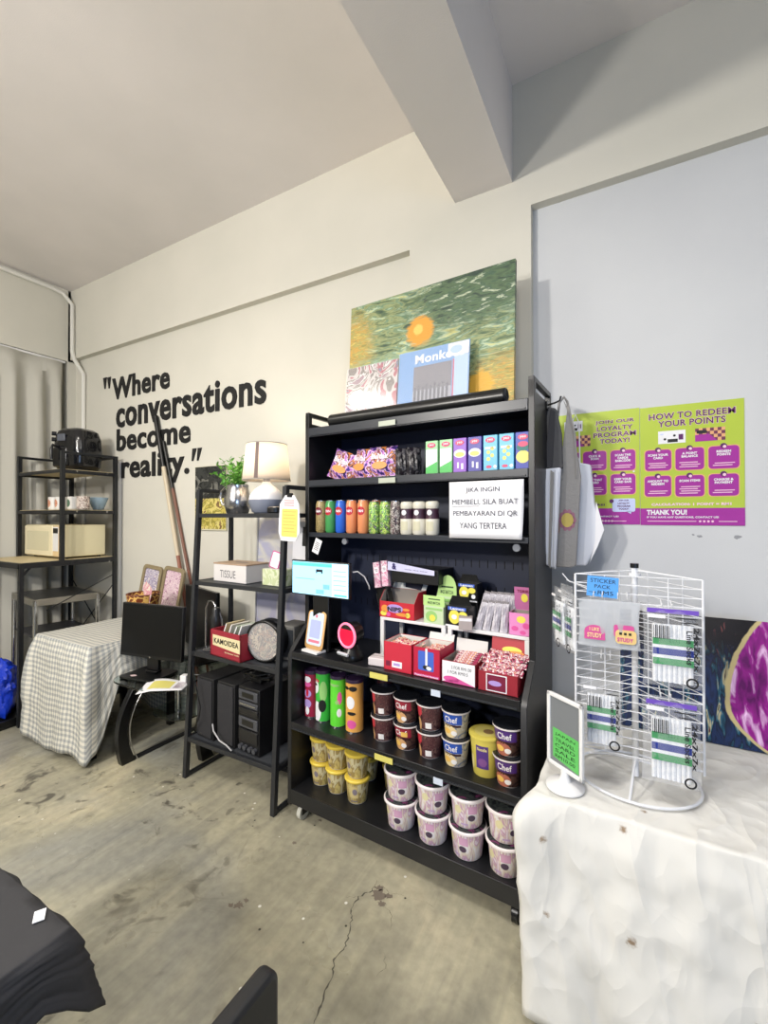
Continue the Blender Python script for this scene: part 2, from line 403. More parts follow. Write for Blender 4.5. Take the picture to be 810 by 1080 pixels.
GR = mprint('drink_green_black', [(196, 206, 190), (60, 40, 52), (122, 186, 92), (210, 226, 120), (70, 120, 60)], 55)
for x, lb in ((-.741, 'green and black patterned drink can beside the orange cans'), (-.678, 'green and black patterned drink can beside the dark brown can')): drink('drink_can', lb, S(x, yc, zc), GR, None, .152, .027)
drink('drink_can', 'green patterned drink can in the back row between the two patterned cans', S(-.71, yc+.07, zc), GR, None, .152, .027)
drink('drink_can', 'dark brown and cream patterned can left of the white bottles', S(-.622, yc, zc), mprint('drink_coffee', [(60, 40, 44), (190, 184, 178), (50, 36, 44), (150, 130, 130)], 45), None, .152, .026)
CREAM = m('bottle_cream', (216, 212, 198), .4); PURB = m('bottle_band', (66, 40, 56), .4)
def milk(x, lb):
    t = thing('milk_bottle', lb, 'bottle', S(x, yc, zc), -TH, 'white coffee bottles on the third board'); r = .031; h = .148
    B().lathe([(r*.85, 0), (r, .008), (r, .070), (r*.94, .078), (r*.90, .10), (r*.93, .11)], 20).obj('bottle_body', CREAM, t)
    B().lathe([(r*.99, .070), (r*.965, .084), (r*.90, .10), (r*.94, .112), (r*.9, .118)], 20).obj('neck_band', PURB, t)
    B().lathe([(r*.86, .116), (r*.98, .122), (r*.98, .140), (r*.9, .148), (r*.6, .151)], 20).obj('bottle_cap', CREAM, t)
    g = B(); g.rect(-r*.6, r*.6, .02, .06, 0, cylmap(r), 6); g.obj('bottle_label', m('label_beige', (200, 196, 170), .5), t); g = B(); g.disc(0, .10, .012, 0, cylmap(r, 2)); g.obj('bottle_emblem', PAPER, t)
for x, lb in ((-.56, 'white bottle with dark band, leftmost of the three bottles'), (-.496, 'white bottle with dark band, middle of the three bottles'), (-.431, 'white bottle with dark band, nearest the paper notice')): milk(x, lb)

# ---- second board (z 1.686): snack packs and juice boxes
def pillow(w, h, th, nu=14, nv=12, crimp=True):
    b = B()
    for sgn in (-1, 1):
        def fn(a, c, sgn=sgn):
            x = (a-.5)*w; z = c*h; e = max(0, (1-abs(2*a-1)**3)*(1-abs(2*c-1)**2.6))
            if c < .06 or c > .94: e = 0
            k = 1-.05*math.sin(c*PI)
            return (x*k, sgn*th/2*e+.004*math.sin(a*21+c*5)*e-.0005*(sgn > 0), z)
        b.surf(fn, nu, nv)
    bmesh.ops.remove_doubles(b.bm, verts=b.bm.verts, dist=.0008)
    return b
PK1 = mprint('snack_print', [(44, 30, 84), (70, 50, 140), (205, 130, 210), (235, 205, 230), (60, 34, 70), (222, 140, 70), (110, 44, 110), (240, 220, 200)], 14, dist=2.5)
PK2 = mprint('snack_print_dark', [(30, 24, 34), (20, 18, 24), (90, 88, 92), (40, 36, 42)], 30)
def snack(x, w, h, rz, ry, mt, lb, name='snack_pack', word=True, rx=-8):
    t = thing(name, lb, 'snack packet', S(x, .21, 1.688), 0, None, (R(rx), R(ry), -TH+R(rz)))
    pillow(w, h, .06).obj('packet_body', mt, t)
    if word:
        g = B(); mp = lambda a, b_: (a, -.036, b_)
        g.disc(.0, h*.36, w*.27, 0, lambda a, b_: (a, -.0335, b_), h*.12); g.text('BuIdak' if h > .15 else 'Ramen', -w*.3, w*.3, h*.56, h*.74, 1, lambda a, b_: (a, -.0335, b_), .04)
        g.obj('packet_picture', [m('food_orange', (222, 150, 80), .5), m('pack_word', (240, 226, 236), .5)], t)
snack(-.99, .165, .155, 0, 20, PK1, 'purple and orange instant noodle packet slumped at the left end of its shelf', word=True)
snack(-.845, .14, .155, -12, 6, PK1, 'purple noodle packet between the slumped packet and the upright packet')
snack(-.725, .155, .158, 4, 0, PK1, 'upright purple and pink noodle packet beside the black packets')
snack(-.607, .07, .14, 30, 0, PK2, 'black noodle packet beside the purple packets', word=False)
snack(-.546, .07, .14, 32, 0, PK2, 'black noodle packet nearest the green juice cartons', word=False)
def carton(x, base, accent, lb, kind):
    w, d, h = .059, .045, .148
    t = thing('juice_carton', lb, 'carton', S(x, .155+d/2, 1.687), -TH, 'juice cartons on the second board')
    B().bx(-w/2, w/2, -d/2, d/2, 0, h).obj('carton_body', base, t, bevel=.0015)
    g = B(); y = -d/2
    if kind == 0: g.rect(-w/2+.002, w/2-.002, .03, .11, 2, flat(1, y)); g.poly([(-w/2+.002, .005), (w/2-.002, .005), (w/2-.002, .055), (-w/2+.002, .03)], 0, flat(2, y))
    if kind == 1: g.disc(0, .082, .027, 2, flat(1, y), .018); g.disc(0, .078, .02, 3, flat(2, y), .01); g.rect(-.012, -.004, .02, .045, 2, flat(1, y)); g.rect(.006, .016, .015, .04, 2, flat(1, y))
    if kind == 2:
        for q in range(4): g.disc(-.008+.016*(q % 2), .05+.014*q, .008, 3, flat(1, y))
        g.rect(-.022, .022, .09, .1, 2, flat(1, y)); g.disc(.02, .018, .007, 2, flat(1, y)); g.disc(-.006, .018, .012, 1, flat(1, y), .006)
    if kind == 3: g.disc(0, .05, .027, 3, flat(1, y), .025); g.disc(0, .088, .026, 4, flat(1, y), .016); g.disc(0, .10, .02, 1, flat(2, y), .011)
    g.disc(0, .128, .02, 1, flat(3, y), .011); g.text('yeo', -.012, .012, .122, .133, 2, flat(4, y), .02)
    g.obj('carton_print', [accent, m('logo_magenta', (200, 40, 96), .4), PAPER, m('fruit_yellow', (226, 216, 120), .5), m('leaf_dark', (40, 110, 110), .5)], t)
G1 = m('carton_pale_green', (150, 205, 150), .4); G2 = m('carton_green', (70, 180, 84), .4)
carton(-.4275, G1, G2, 'green juice carton, leftmost of the row of seven', 0); carton(-.359, G1, G2, 'green juice carton standing next to the purple one', 0)
carton(-.2945, m('carton_purple', (134, 80, 186), .4), G2, 'purple juice carton among the row of cartons', 1)
carton(-.228, m('carton_navy', (60, 56, 150), .4), G2, 'navy and violet juice carton between purple and light blue ones', 1)
LB = m('carton_light_blue', (96, 178, 212), .4)
carton(-.161, LB, G2, 'light blue drink carton standing next to the navy one', 2); carton(-.0945, LB, G2, 'light blue drink carton standing next to the rightmost one', 2)
carton(-.0285, m('carton_deep_blue', (42, 56, 160), .4), G2, 'deep blue carton with yellow blossoms, rightmost in the row', 3)

# ---- notice hanging from the second lip
t = thing('paper_notice', 'white paper notice about paying by QR hung on the shelf front', 'notice', S(-.168, .108, 1.412), -TH)
b = B(); b.surf(lambda a, c: (-.152+.304*a+(.008*(c-.5) if a > .5 else 0), -.004+.012*max(0, a-.85)*6*abs(math.sin(c*PI)), c*.232), 20, 8)
b.obj('paper_sheet', PAPER, t, solid=.002)
g = B(); mp = flat(1, -.0065)
for s_, z, x0, x1 in (('JIKA INGIN', .195, -.078, .062), ('MEMBELI, SILA BUAT', .147, -.138, .135), ('PEMBAYARAN DI QR', .100, -.134, .132), ('YANG TERTERA', .052, -.105, .09)): g.text(s_, x0, x1, z-.012, z+.012, 0, mp, .0)
g.obj('notice_text', m('notice_ink', (70, 72, 84), .7), t); g = B(); g.rect(-.138, -.022, .130, .1315, 0, mp); g.obj('text_underline', m('notice_ink', None), t)

# small paper tag hanging left under third board
t = thing('hanging_tag', 'small white printed tag hanging beneath the third shelf board', 'tag', S(-1.07, .118, 1.315), 0, None, (0, R(22), -TH))
b = B(); b.bx(-.022, .022, -.001, .001, 0, .075); b.obj('tag_card', PAPER, t)
g = B()
for k in range(5): g.rect(-.015, .014, .018+.009*k, .021+.009*k, 0, flat(1, -.001))
g.obj('tag_print', INK, t)

# ---- counter board
zt = .8365
# customer display
t = thing('payment_monitor', 'lit blue payment screen on a black stand at the left of the counter', 'monitor', S(-.995, .095, zt), -TH)
B().bx(-.185, .185, -.03, -.012, .27, .445).obj('monitor_body', BLK2, t, bevel=.004)
b = B(); mp = flat(1, -.03, .001); b.rect(-.178, .178, .277, .438, 0, mp)
mp = flat(2, -.03, .001); b.rect(-.175, .08, .418, .434, 1, mp); b.rect(.08, .178, .277, .438, 2, mp); b.rect(.095, .17, .283, .291, 1, flat(3, -.03, .001))
b.rect(-.02, .022, .385, .405, 3, mp); b.rect(-.012, .014, .383, .392, 0, flat(3, -.03, .001)); b.rect(-.155, -.03, .352, .356, 4, mp); b.rect(.025, .065, .31, .333, 4, mp); b.rect(-.02, .03, .285, .306, 4, mp)
for k in range(5): b.rect(.09, .165, .40-.022*k, .403-.022*k, 4, flat(3, -.03, .001))
b.obj('monitor_screen', [m('screen_cyan', (150, 206, 232), .3, emit=.85), m('screen_green', (80, 200, 170), .3, emit=.8), m('screen_pale', (176, 214, 234), .3, emit=.85), m('screen_dark', (20, 26, 40), .3, emit=.3), m('screen_line', (110, 170, 200), .3, emit=.7)], t)
B().bx(-.05, .05, -.02, .0, .0, .30).bx(-.09, .09, .02, .11, 0, .012).bx(-.05, .05, -.02, .11, .0, .012).obj('monitor_stand', BLK2, t, bevel=.003)
B().tube([(.185, -.005, .40), (.21, .0, .405), (.235, .02, .38), (.255, .03, .335), (.25, .04, .32)], .003, 6).obj('monitor_cable', m('cable_white', (200, 200, 205), .5), t)
# standing payment card
t = thing('payment_stand', 'orange framed acrylic payment card on a white foot beside the red scanner', 'card stand', S(-1.02, .05, zt), 0, None, (0, 0, -TH+R(-6)))
B().bx(-.055, .055, -.03, .05, 0, .012).obj('stand_foot', WHITE, t, bevel=.003)
g = B(); g.rrect(-.062, .062, 0, .185, .02, 0, lambda x, z: (x, 0, z)); g.obj('stand_card', m('card_orange', (236, 186, 120), .4), t, (0, .0, .013), (R(-10), 0, 0), solid=.006)
g = B(); g.rrect(-.052, .052, .02, .178, .014, 0, flat(1, -.004)); g.rect(-.038, .038, .032, .045, 1, flat(2, -.004)); g.rrect(-.036, .036, .055, .14, .006, 2, flat(2, -.004)); g.disc(0, .16, .008, 1, flat(2, -.004))
g.obj('card_print', [m('card_pale_blue', (206, 220, 240), .5), m('card_pink', (214, 120, 140), .5), m('card_violet', (176, 186, 226), .5)], t, (0, 0, .013), (R(-10), 0, 0))
# barcode scanner
t = thing('barcode_scanner', 'round red glowing barcode scanner on black base', 'scanner', S(-.80, .07, zt), 0, None, (0, 0, -TH+R(-10)))
B().lathe([(.052, 0), (.055, .01), (.05, .03), (.034, .05), (.03, .07)], 28).obj('scanner_base', BLK2, t)
b = B().tube([(0, .035, .125), (0, -.03, .115)], .05, 28, rs=[.045, .056]); b.obj('scanner_head', BLK2, t)
B().tube([(.054*math.cos(a*PI/16), -.033, .114+.054*math.sin(a*PI/16)) for a in range(32)], .006, 8, closed=True).obj('scanner_ring', m('ring_pink', (236, 120, 150), .3, emit=.9), t)
B().cyl((0, -.028, .114), (0, -.034, .114), .05, 28).obj('scanner_window', m('scan_red', (190, 14, 50), .15, emit=.9), t)
B().box((0, -.058, .034), (.07, .012, .016), rot=Matrix.Rotation(R(30), 3, 'X')).obj('scanner_trim', m('trim_silver', (196, 200, 206), .3), t, bevel=.004)

# leaflet holder with slanted packets
t = thing('packet_holder', 'narrow black holder fixed left on the shelf back', 'holder', S(-.71, .26, 1.0), 0, None, (0, R(-14), -TH))
B().bx(-.03, .03, -.02, .02, 0, .16).bx(-.034, -.03, -.024, .02, .0, .13).bx(.03, .034, -.024, .02, 0, .13).obj('holder_body', BLK2, t, bevel=.002)
PKW = mprint('stick_pink', [(232, 214, 222), (214, 120, 160), (236, 228, 234), (190, 90, 130)], 60)
for x, z, ry, lb in ((-.755, 1.15, -10, 'pink and white slim box leaning left in the black holder'), (-.712, 1.16, -8, 'taller pink and white slim box in the black holder')):
    t = thing('slim_box', lb, 'box', S(x, .235, z), 0, None, (R(-6), R(ry), -TH))
    B().bx(-.018, .018, -.012, .012, 0, .125).obj('box_body', PKW, t, bevel=.001); g = B(); g.rect(-.012, .012, .07, .1, 0, flat(1, -.012)); g.text('TD', -.008, .008, .078, .09, 1, flat(2, -.012), .02); g.obj('box_label', [PAPER, m('ink_plum', (110, 40, 80), .5)], t)
# wall-fixed tray with white strip
t = thing('receipt_tray', 'black tray with a sloping white label strip on the shelf back', 'tray', S(-.55, .33, 1.185), -TH)
B().bx(-.13, .12, -.10, .07, 0, .07).obj('tray_body', m('tray_black', (12, 13, 16), .4), t, bevel=.003)
g = B(); g.rect(-.145, .105, 0, .042, 0, lambda x, z: (x, -.112, .058+z*(1-.9*(x+.145)/.5)-.05*(x+.145)))
g.text('&', -.12, -.095, .006, .036, 1, lambda x, z: (x, -.1135, .058+z-.05*(x+.145)), .04)
g.text('only the best', -.05, .07, .010, .018, 1, lambda x, z: (x, -.1135, .06+z*.8-.05*(x+.145)), .0)
g.obj('label_strip', [m('strip_lavender', (206, 206, 236), .5), m('ink_navy', (50, 40, 100), .5)], t)

# white risers
def riser(x0, x1, lb, z1=1.022):
    t = thing('shelf_riser', lb, 'riser', S((x0+x1)/2, .282, zt), -TH, 'white risers on the counter'); w = (x1-x0)/2; h = z1-zt
    B().bx(-w, w, -.10, .10, h-.014, h).obj('riser_top', WHITE, t, bevel=.002)
    for sx in (-1, 1):
        for sy in (-1, 1): B().bx(sx*w-sx*.02, sx*w, sy*.10-sy*.016, sy*.10, 0, h-.014).obj('leg', WHITE, t, bevel=.002)
    B().bx(-w+.02, w-.02, .086, .10, 0, .02).obj('cross_bar', WHITE, t)
riser(-.715, -.375, 'white riser under the red candy box and green boxes'); riser(-.365, -.012, 'white riser under the grey tubes and pink box')
zr = 1.0225

def openbox(name, lb, x, y, z, w, d, h, outer, inner, rz=0, flap=0, flapmat=None, front=None, lean=-25, group=None, cat='box', th=.002, notch=0, sidemat=None):
    t = thing(name, lb, cat, S(x, y+d/2, z), -TH+R(rz), None, None)
    if group: t['group'] = group
    b = B(); fz = h*(1-notch)
    b.bx(-w/2, w/2, -d/2, d/2, 0, th, 0)
    b.bx(-w/2, w/2, -d/2, -d/2+th, 0, fz); b.bx(-w/2, w/2, d/2-th, d/2, 0, h)
    for s_ in (-1, 1):
        X = s_*(w/2-th/2)
        b.prism([(-d/2, 0), (d/2, 0), (d/2, h), (-d/2+d*.35, h), (-d/2, fz)] if notch else [(-d/2, 0), (d/2, 0), (d/2, h), (-d/2, h)], X-th/2, X+th/2, 'x', 0)
    b.obj('box_shell', outer, t)
    i = B(); e = .0012
    i.bx(-w/2+th+e*.2, w/2-th-e*.2, d/2-th-e, d/2-th-.0001, th, h-.001); i.bx(-w/2+th, w/2-th, -d/2+th, d/2-th, th, th+e)
    for s_ in (-1, 1):
        X = s_*(w/2-th-e/2)
        i.prism([(-d/2+th, th), (d/2-th, th), (d/2-th, h-.001), (-d/2+d*.35, h-.001), (-d/2+th, fz-.001)] if notch else [(-d/2+th, th), (d/2-th, th), (d/2-th, h-.001), (-d/2+th, h-.001)], X-e/2, X+e/2, 'x', 0)
    i.obj('box_lining', inner, t)
    if flap:
        B().bx(-w/2+.002, w/2-.002, -.001, .001, 0, flap).obj('box_flap', flapmat or inner, t, (0, d/2-.001, h), (R(lean), 0, 0))
    if front:
        g = B(); front(g, w, fz, -d/2); g.obj('box_print', PR, t)
    return t
PR = [PAPER, INK, m('print_red', (196, 34, 58), .4), m('print_blue', (70, 104, 200), .4), m('print_orange', (236, 150, 70), .4), m('print_pink', (220, 90, 160), .4), m('print_yellow', (232, 220, 90), .4), m('print_violet', (176, 150, 214), .4), m('print_green', (150, 200, 120), .4), m('print_plum', (120, 30, 60), .4)]
CARD = m('card_grey', (150, 142, 134), .8); CARDW = m('card_white', (216, 214, 210), .7)
REDB = m('box_red', (200, 44, 66), .45); REDB2 = m('box_crimson', (186, 30, 64), .45); REDB3 = m('box_brick', (150, 36, 50), .45)
def sweet(mt, i, lb, x, y, z, rz, ry=0, w=.075, h=.028, rx=0, grp=None):
    key = (mt.name, w, h)
    if key not in SW:
        b = pillow(w, h, .014, 8, 6); t0 = thing('sweet_sachet', lb, 'sweet', (0, 0, 0)); b.obj('sachet_body', mt, t0)
        g = B(); g.disc(0, h/2, w*.28, 0, lambda a, c: (a, -.0078, c), h*.22, 10); g.obj('sachet_print', mprint('sachet_ink', [(240, 236, 230), (180, 60, 100), (236, 200, 120)], 120), t0)
        SW[key] = t0; t = t0; t.location = S(x, y, z)
    else: t = dup(SW[key], S(x, y, z))
    t.rotation_euler = (R(rx), R(ry), -TH+R(rz)); t['label'] = lb
    if grp: t['group'] = grp
SW = {}
# four red boxes at the counter front
def fA(g, w, h, y): g.rect(-.058, -.036, .018, .04, 9, flat(1, y)); g.rect(-.028, .022, .015, .042, 0, flat(1, y)); g.rect(-.02, .012, .024, .034, 7, flat(2, y))
openbox('candy_box', 'plain red open box of sweets with a small white label', -.53, .032, zt, .138, .145, .122, REDB, CARDW, 0, 0, None, fA, th=.0025)
def fB(g, w, h, y):
    g.rrect(-.038, .034, .028, .108, .006, 3, flat(1, y)); g.rect(-.004, .006, .05, .12, 0, flat(3, y)); g.disc(.004, .042, .02, 1, flat(2, y), .01); g.disc(.012, .04, .012, 0, flat(3, y), .008); g.rect(-w/2+.004, w/2-.004, .003, .012, 5, flat(1, y)); g.text('Pastel Frost Sweets', -w/2+.008, w/2-.008, .004, .011, 0, flat(2, y), .02)
openbox('candy_box', 'crimson open box of sweets with blue picture on its front', -.392, .032, zt, .122, .145, .122, REDB2, CARDW, 0, .03, CARDW, fB, th=.0025, notch=0)
def fC(g, w, h, y):
    g.rect(-w/2+.002, w/2-.002, .002, h-.002, 0, flat(1, y)); g.text('2 FOR RM1.00', -.03, .055, .058, .070, 1, flat(2, y), .0); g.text('1 FOR RM0.5', -.045, .04, .038, .050, 1, flat(2, y), .0); g.disc(-.03, .016, .034, 5, flat(2, y), .012); g.poly([(-.07, .002), (.07, .002), (.0, .022)], 5, flat(2, y))
openbox('candy_box', 'open sweets box with white front and handwritten RM prices', -.252, .034, zt, .142, .142, .088, REDB3, CARD, 0, .055, CARDW, fC, th=.0025, lean=-15)
def fD(g, w, h, y): g.rect(-.045, .035, .004, h-.006, 0, flat(1, y)); g.rect(-.041, .031, .008, h-.01, 9, flat(2, y)); g.disc(-.01, .035, .025, 7, flat(3, y), .01)
openbox('candy_box', 'dark red display box heaped with pink sachets, nearest the right post', -.092, .030, zt, .152, .148, .088, REDB3, CARDW, 0, .085, m('flap_red', (176, 50, 60), .5), fD, th=.0025, lean=-12, notch=.15)
g = B(); g.disc(.01, .035, .04, 6, flat(1, 0), .014); g.disc(.03, .025, .03, 4, flat(2, 0), .009); g.rect(-.05, .04, .008, .020, 5, flat(2, 0)); o = g.obj('flap_print', PR, [q for q in C.objects if q.name.startswith('candy_box')][-1], (0, .070, .09), (R(-12), 0, 0))
SW1 = mprint('sweet_wrap', [(190, 40, 110), (236, 190, 150), (240, 225, 220), (200, 60, 90), (240, 200, 120)], 28); SW2 = mprint('sweet_wrap_b', [(200, 150, 160), (236, 222, 220), (176, 60, 96), (90, 40, 50), (226, 200, 190)], 28)
for i in range(7): sweet(SW1, i, 'pink and yellow wrapped sweet in the plain red box', -.575+.045*(i % 3)+.01, .06+.033*(i//3), zt+.100+.006*(i % 2), rnd.uniform(-40, 40), 0, .07, .032, -70, 'sweets in the plain red box')
for i in range(6): sweet(SW1, i, 'pink wrapped sweet in the crimson box with blue picture', -.43+.04*(i % 2)+.01, .065+.033*(i//2), zt+.088+.008*(i % 2), rnd.uniform(-40, 40), 0, .07, .032, -70, 'sweets in the crimson box')
for i in range(7): sweet(SW2, i, 'pink striped wafer packet lying in the box with handwritten prices', -.25, .06+.016*i, zt+.055+.004*i, rnd.uniform(-6, 6), 0, .11, .03, -60, 'wafer packets in the price box')
for i in range(20): sweet(SW2, i, 'pink and silver sachet heaped in the dark red display box', -.145+.036*(i % 4)+rnd.uniform(-.006, .006), .05+.023*(i//4), zt+.062+.010*(i//4)+rnd.uniform(0, .008), rnd.uniform(-25, 25), 0, .062, .026, -55, 'sachets in the display box')
# small white boxes left of the red ones
openbox('white_box', 'small open white carton behind the plain red box', -.61, .10, zt, .07, .10, .095, CARDW, m('card_tan', (180, 140, 110), .8), 10, 0)
t = thing('flat_box', 'flat white box lying left of the plain red candy box', 'box', S(-.645, .075, zt), -TH+R(8)); B().bx(-.045, .045, -.035, .035, 0, .035).obj('box_body', m('box_offwhite', (214, 206, 208), .6), t, bevel=.004); B().bx(-.044, .044, -.002, .002, .0352, .036).obj('box_tape', CARD, t)

# on the risers
def fN(g, w, h, y):
    g.disc(-.065, .04, .02, 4, flat(1, y), .018); g.disc(-.072, .018, .018, 6, flat(1, y), .012); g.disc(-.01, .045, .045, 7, flat(1, y), .02); g.text('NIPS', -.05, .025, .03, .052, 1, flat(2, y), .05); g.disc(.05, .045, .02, 4, flat(1, y), .006); g.disc(.03, .02, .035, 4, flat(1, y), .008); g.disc(.06, .02, .012, 6, flat(1, y), .012); g.disc(-.045, .015, .012, 5, flat(1, y), .01)
openbox('sweets_display_box', 'red open display box printed NIPS with candy pictures on the riser', -.625, .185, zr, .19, .12, .122, m('box_scarlet', (196, 40, 56), .45), CARD, 0, .085, m('flap_white', (222, 224, 220), .6), fN, notch=.38, lean=-38)
b = B().bx(-.05, .05, -.012, .012, 0, .026); t = thing('blue_packet', 'blue and white packet lying on top behind the NIPS box', 'packet', S(-.60, .325, zr+.152), -TH+R(-4)); b.obj('packet_body', mprint('pack_blue', [(40, 66, 130), (150, 190, 230), (60, 90, 160), (210, 226, 240)], 40, stretch=(.3, 1, 2)), t, bevel=.006)
B().bx(-.045, .045, -.02, .02, -.15, 0).obj('packet_backing', m('pack_navy', (22, 28, 52), .5), t)
def lime(x, y, z, w, h, lb, top):
    t = thing('green_tea_box', lb, 'box', S(x, y, z), -TH+R(-4))
    LIME = m('lime_green', (176, 212, 130), .5)
    B().bx(-w/2, w/2, -.03, .03, 0, h*.62).obj('box_body', m('lime_pale', (196, 216, 176), .5), t, bevel=.001)
    g = B(); y_ = -.03
    g.disc(-w*.1, h*.25, w*.3, 8, flat(1, y_), h*.2); g.disc(-w*.05, h*.2, w*.15, 6, flat(2, y_), h*.12); g.rect(-w*.4, w*.45, h*.48, h*.56, 8, flat(1, y_)); g.obj('box_print', PR, t)
    f = B(); f.prism([(-w/2-.004, 0), (w/2+.004, 0), (w/2, h*.36), (-w/2-.008, h*.36)] if not top else [(w*.46*math.cos(a*PI/10), h*.12+h*.42*math.sin(a*PI/10)) for a in range(11)]+[(-w/2, 0), (w/2, 0)], -.001, .001, 'y'); o = f.obj('box_flap', LIME, t, (0, -.026, h*.62), (R(-8), 0, 0))
    g = B(); g.text('MADE MATCHA', -w*.32, w*.32, h*.06, h*.16, 1, flat(1, -.001), .02); g.rect(-w*.3, w*.3, h*.22, h*.26, 1, flat(1, -.001)); g.obj('flap_print', m('ink_forest', (40, 70, 40), .6), t, (0, -.026, h*.62), (R(-8), 0, 0))
lime(-.432, .215, zr, .10, .125, 'front pale green tea box beside the NIPS box', False)
lime(-.405, .295, zr, .105, .18, 'taller pale green box with rounded flap at the back', True)
def lemon(x, y, z, s_, lb):
    t = thing('lemon_candy_box', lb, 'box', S(x, y, z), -TH+R(-4)); w = .105*s_; h = .085*s_
    B().bx(-w/2, w/2, -.03, .03, 0, h).obj('box_body', BLK2, t, bevel=.001)
    B().prism([(-w/2, 0), (w/2, 0), (w*.35, h*.45), (-w*.35, h*.45)], -.001, .001).obj('box_flap', BLK2, t, (0, .0, h))
    g = B(); q = flat(1, -.03)
    g.disc(-w*.12, h*.48, w*.24, 6, q, h*.34); g.disc(-w*.12, h*.48, w*.12, 0, flat(2, -.03), h*.12); g.disc(w*.25, h*.62, w*.18, 6, q, h*.16); g.disc(w*.33, h*.3, w*.1, 0, q, h*.12); g.rect(-w/2, w/2, 0, h*.08, 0, q)
    g.rect(-w*.4, w*.38, h*.80, h*.96, 3, flat(1, -.03)); g.text('Lemon', -w*.3, w*.3, h*.82, h*.95, 0, flat(2, -.03), .03)
    g.obj('box_print', PR, t); return t
lemon(-.318, .213, zr, 1.05, 'black lemon sweets box with yellow fruit, lower front one'); lemon(-.305, .29, zr+.10, .95, 'black lemon sweets box with yellow fruit, raised behind')
t = thing('black_riser_box', 'black box propping up the rear lemon sweets box', 'box', S(-.305, .29, zr), -TH); B().bx(-.05, .05, -.035, .035, 0, .099).obj('box_body', BLK2, t, bevel=.001); B().bx(-.045, .045, -.037, -.035, .02, .08).obj('box_label', DKGREY, t)
t = thing('sample_box', 'small grey carton left of the grey foil tubes', 'box', S(-.275, .17, zr), -TH+R(18)); B().bx(-.028, .028, -.02, .02, 0, .055).obj('box_body', m('carton_taupe', (170, 160, 158), .6), t, bevel=.001); B().bx(-.026, .026, -.0205, -.02, .038, .05).obj('box_label', PAPER, t)
FOIL = mprint('foil_grey', [(204, 200, 206), (186, 182, 190), (216, 214, 218)], 20, .3)
proto = None; k = 0
for row_, (n, y0, z0) in enumerate(((4, .195, 0), (5, .255, .028))):
    for i in range(n):
        loc = S(-.232+.037*i-.012*row_, y0, zr+z0); lb = ('grey foil stick pack in the front row beside the pink box', 'grey foil stick pack in the raised back row beside the pink box')[row_]
        if proto is None:
            proto = thing('foil_stick', lb, 'stick pack', loc, 0, 'grey foil sticks'); pillow(.032, .12, .026, 8, 12).obj('stick_body', FOIL, proto); B().bx(-.014, .014, -.001, .001, .117, .128).obj('stick_seal', m('seal_dark', (70, 60, 70), .4), proto); q = proto
        else: q = dup(proto, loc, None, lb)
        q.rotation_euler = (R(-16), R(12-4*i), -TH); q['group'] = 'grey foil sticks'
def fP(g, w, h, y): g.disc(.005, h*.72, .018, 6, flat(1, y), .014); g.disc(.025, h*.45, .014, 5, flat(1, y), .012); g.disc(-.02, h*.3, .014, 5, flat(1, y), .01); g.disc(.012, h*.15, .012, 5, flat(1, y), .008)
openbox('pink_candy_box', 'pink candy box with upright printed flap at the right end', -.052, .188, zr, .088, .08, .09, m('box_pink', (226, 140, 196), .45), CARD, 0, .095, m('flap_mauve', (190, 110, 160), .5), fP, lean=6)
g = B(); g.disc(0, .05, .014, 6, flat(1, 0), .018); g.text('TORIKO', -.03, .03, .072, .084, 9, flat(1, 0), .03); g.obj('flap_print', PR, [q for q in C.objects if q.name.startswith('pink_candy_box')][-1], (0, .037, .09), (R(6), 0, 0))
t = thing('biscuit_bag', 'blue and yellow bag standing behind the dark red display box', 'bag', S(-.10, .215, zt+.0), 0, None, (0, R(4), -TH)); pillow(.13, .165, .04).obj('bag_body', mprint('bag_blue_yellow', [(226, 216, 120), (60, 120, 210), (40, 90, 190), (230, 236, 244)], 22, stretch=(.6, 1, 1.6)), t); g = B(); g.disc(0, .135, .045, 0, flat(1, -.022), .014); g.text('Tango', -.03, .03, .128, .143, 1, flat(2, -.022), .04); g.obj('bag_logo', [m('print_blue', None), PAPER], t)

# ---- chip tubes on z .49
zs = .4905
def chiptube(x, y, base, lb, blot, h=.243, r=.0385):
    t = thing('crisp_tube', lb, 'crisp tube', S(x, y, zs), -TH)
    B().lathe([(r, 0), (r, h-.012)], 28, mis=[0]).obj('tube_body', base, t)
    B().lathe([(r+.002, h-.016), (r+.002, h), (r-.004, h+.001), (r-.006, h-.003)], 28).obj('tube_lid', m('lid_purple', (52, 36, 66), .3), t)
    B().lathe([(r+.0012, 0), (r+.0012, .005)], 28).obj('tube_rim', STEEL, t)
    g = B(); mp = cylmap(r)
    for q in blot: g.disc(q[0], q[1], q[2], q[4], cylmap(r, q[5] if len(q) > 5 else 1), q[3])
    g.obj('tube_print', PR, t); return t
chiptube(-1.085, .115, m('tube_crimson', (150, 30, 62), .35), 'dark red crisp tube at the left end of the middle shelf', [(0, .19, .02, .016, 0), (0, .165, .022, .012, 5), (0, .12, .022, .02, 7), (0, .125, .008, .02, 2, 2), (0, .07, .022, .022, 7), (0, .035, .012, .02, 0)], .232, .036)
chiptube(-1.005, .11, m('tube_green', (60, 178, 66), .35), 'green crisp tube with white and red figure beside the dark red tube', [(-.02, .17, .022, .035, 0), (-.015, .20, .02, .008, 2), (-.02, .18, .012, .006, 1, 2), (-.01, .05, .025, .05, 0), (.02, .08, .02, .03, 1, 2), (.025, .15, .02, .05, 8)], .25)
chiptube(-.908, .105, m('tube_lime', (98, 216, 58), .35), 'bright lime green crisp tube between the green and orange tubes', [(0, .20, .03, .006, 8), (.032, .14, .012, .03, 5), (.03, .07, .012, .02, 0), (.02, .12, .01, .01, 8)], .243)
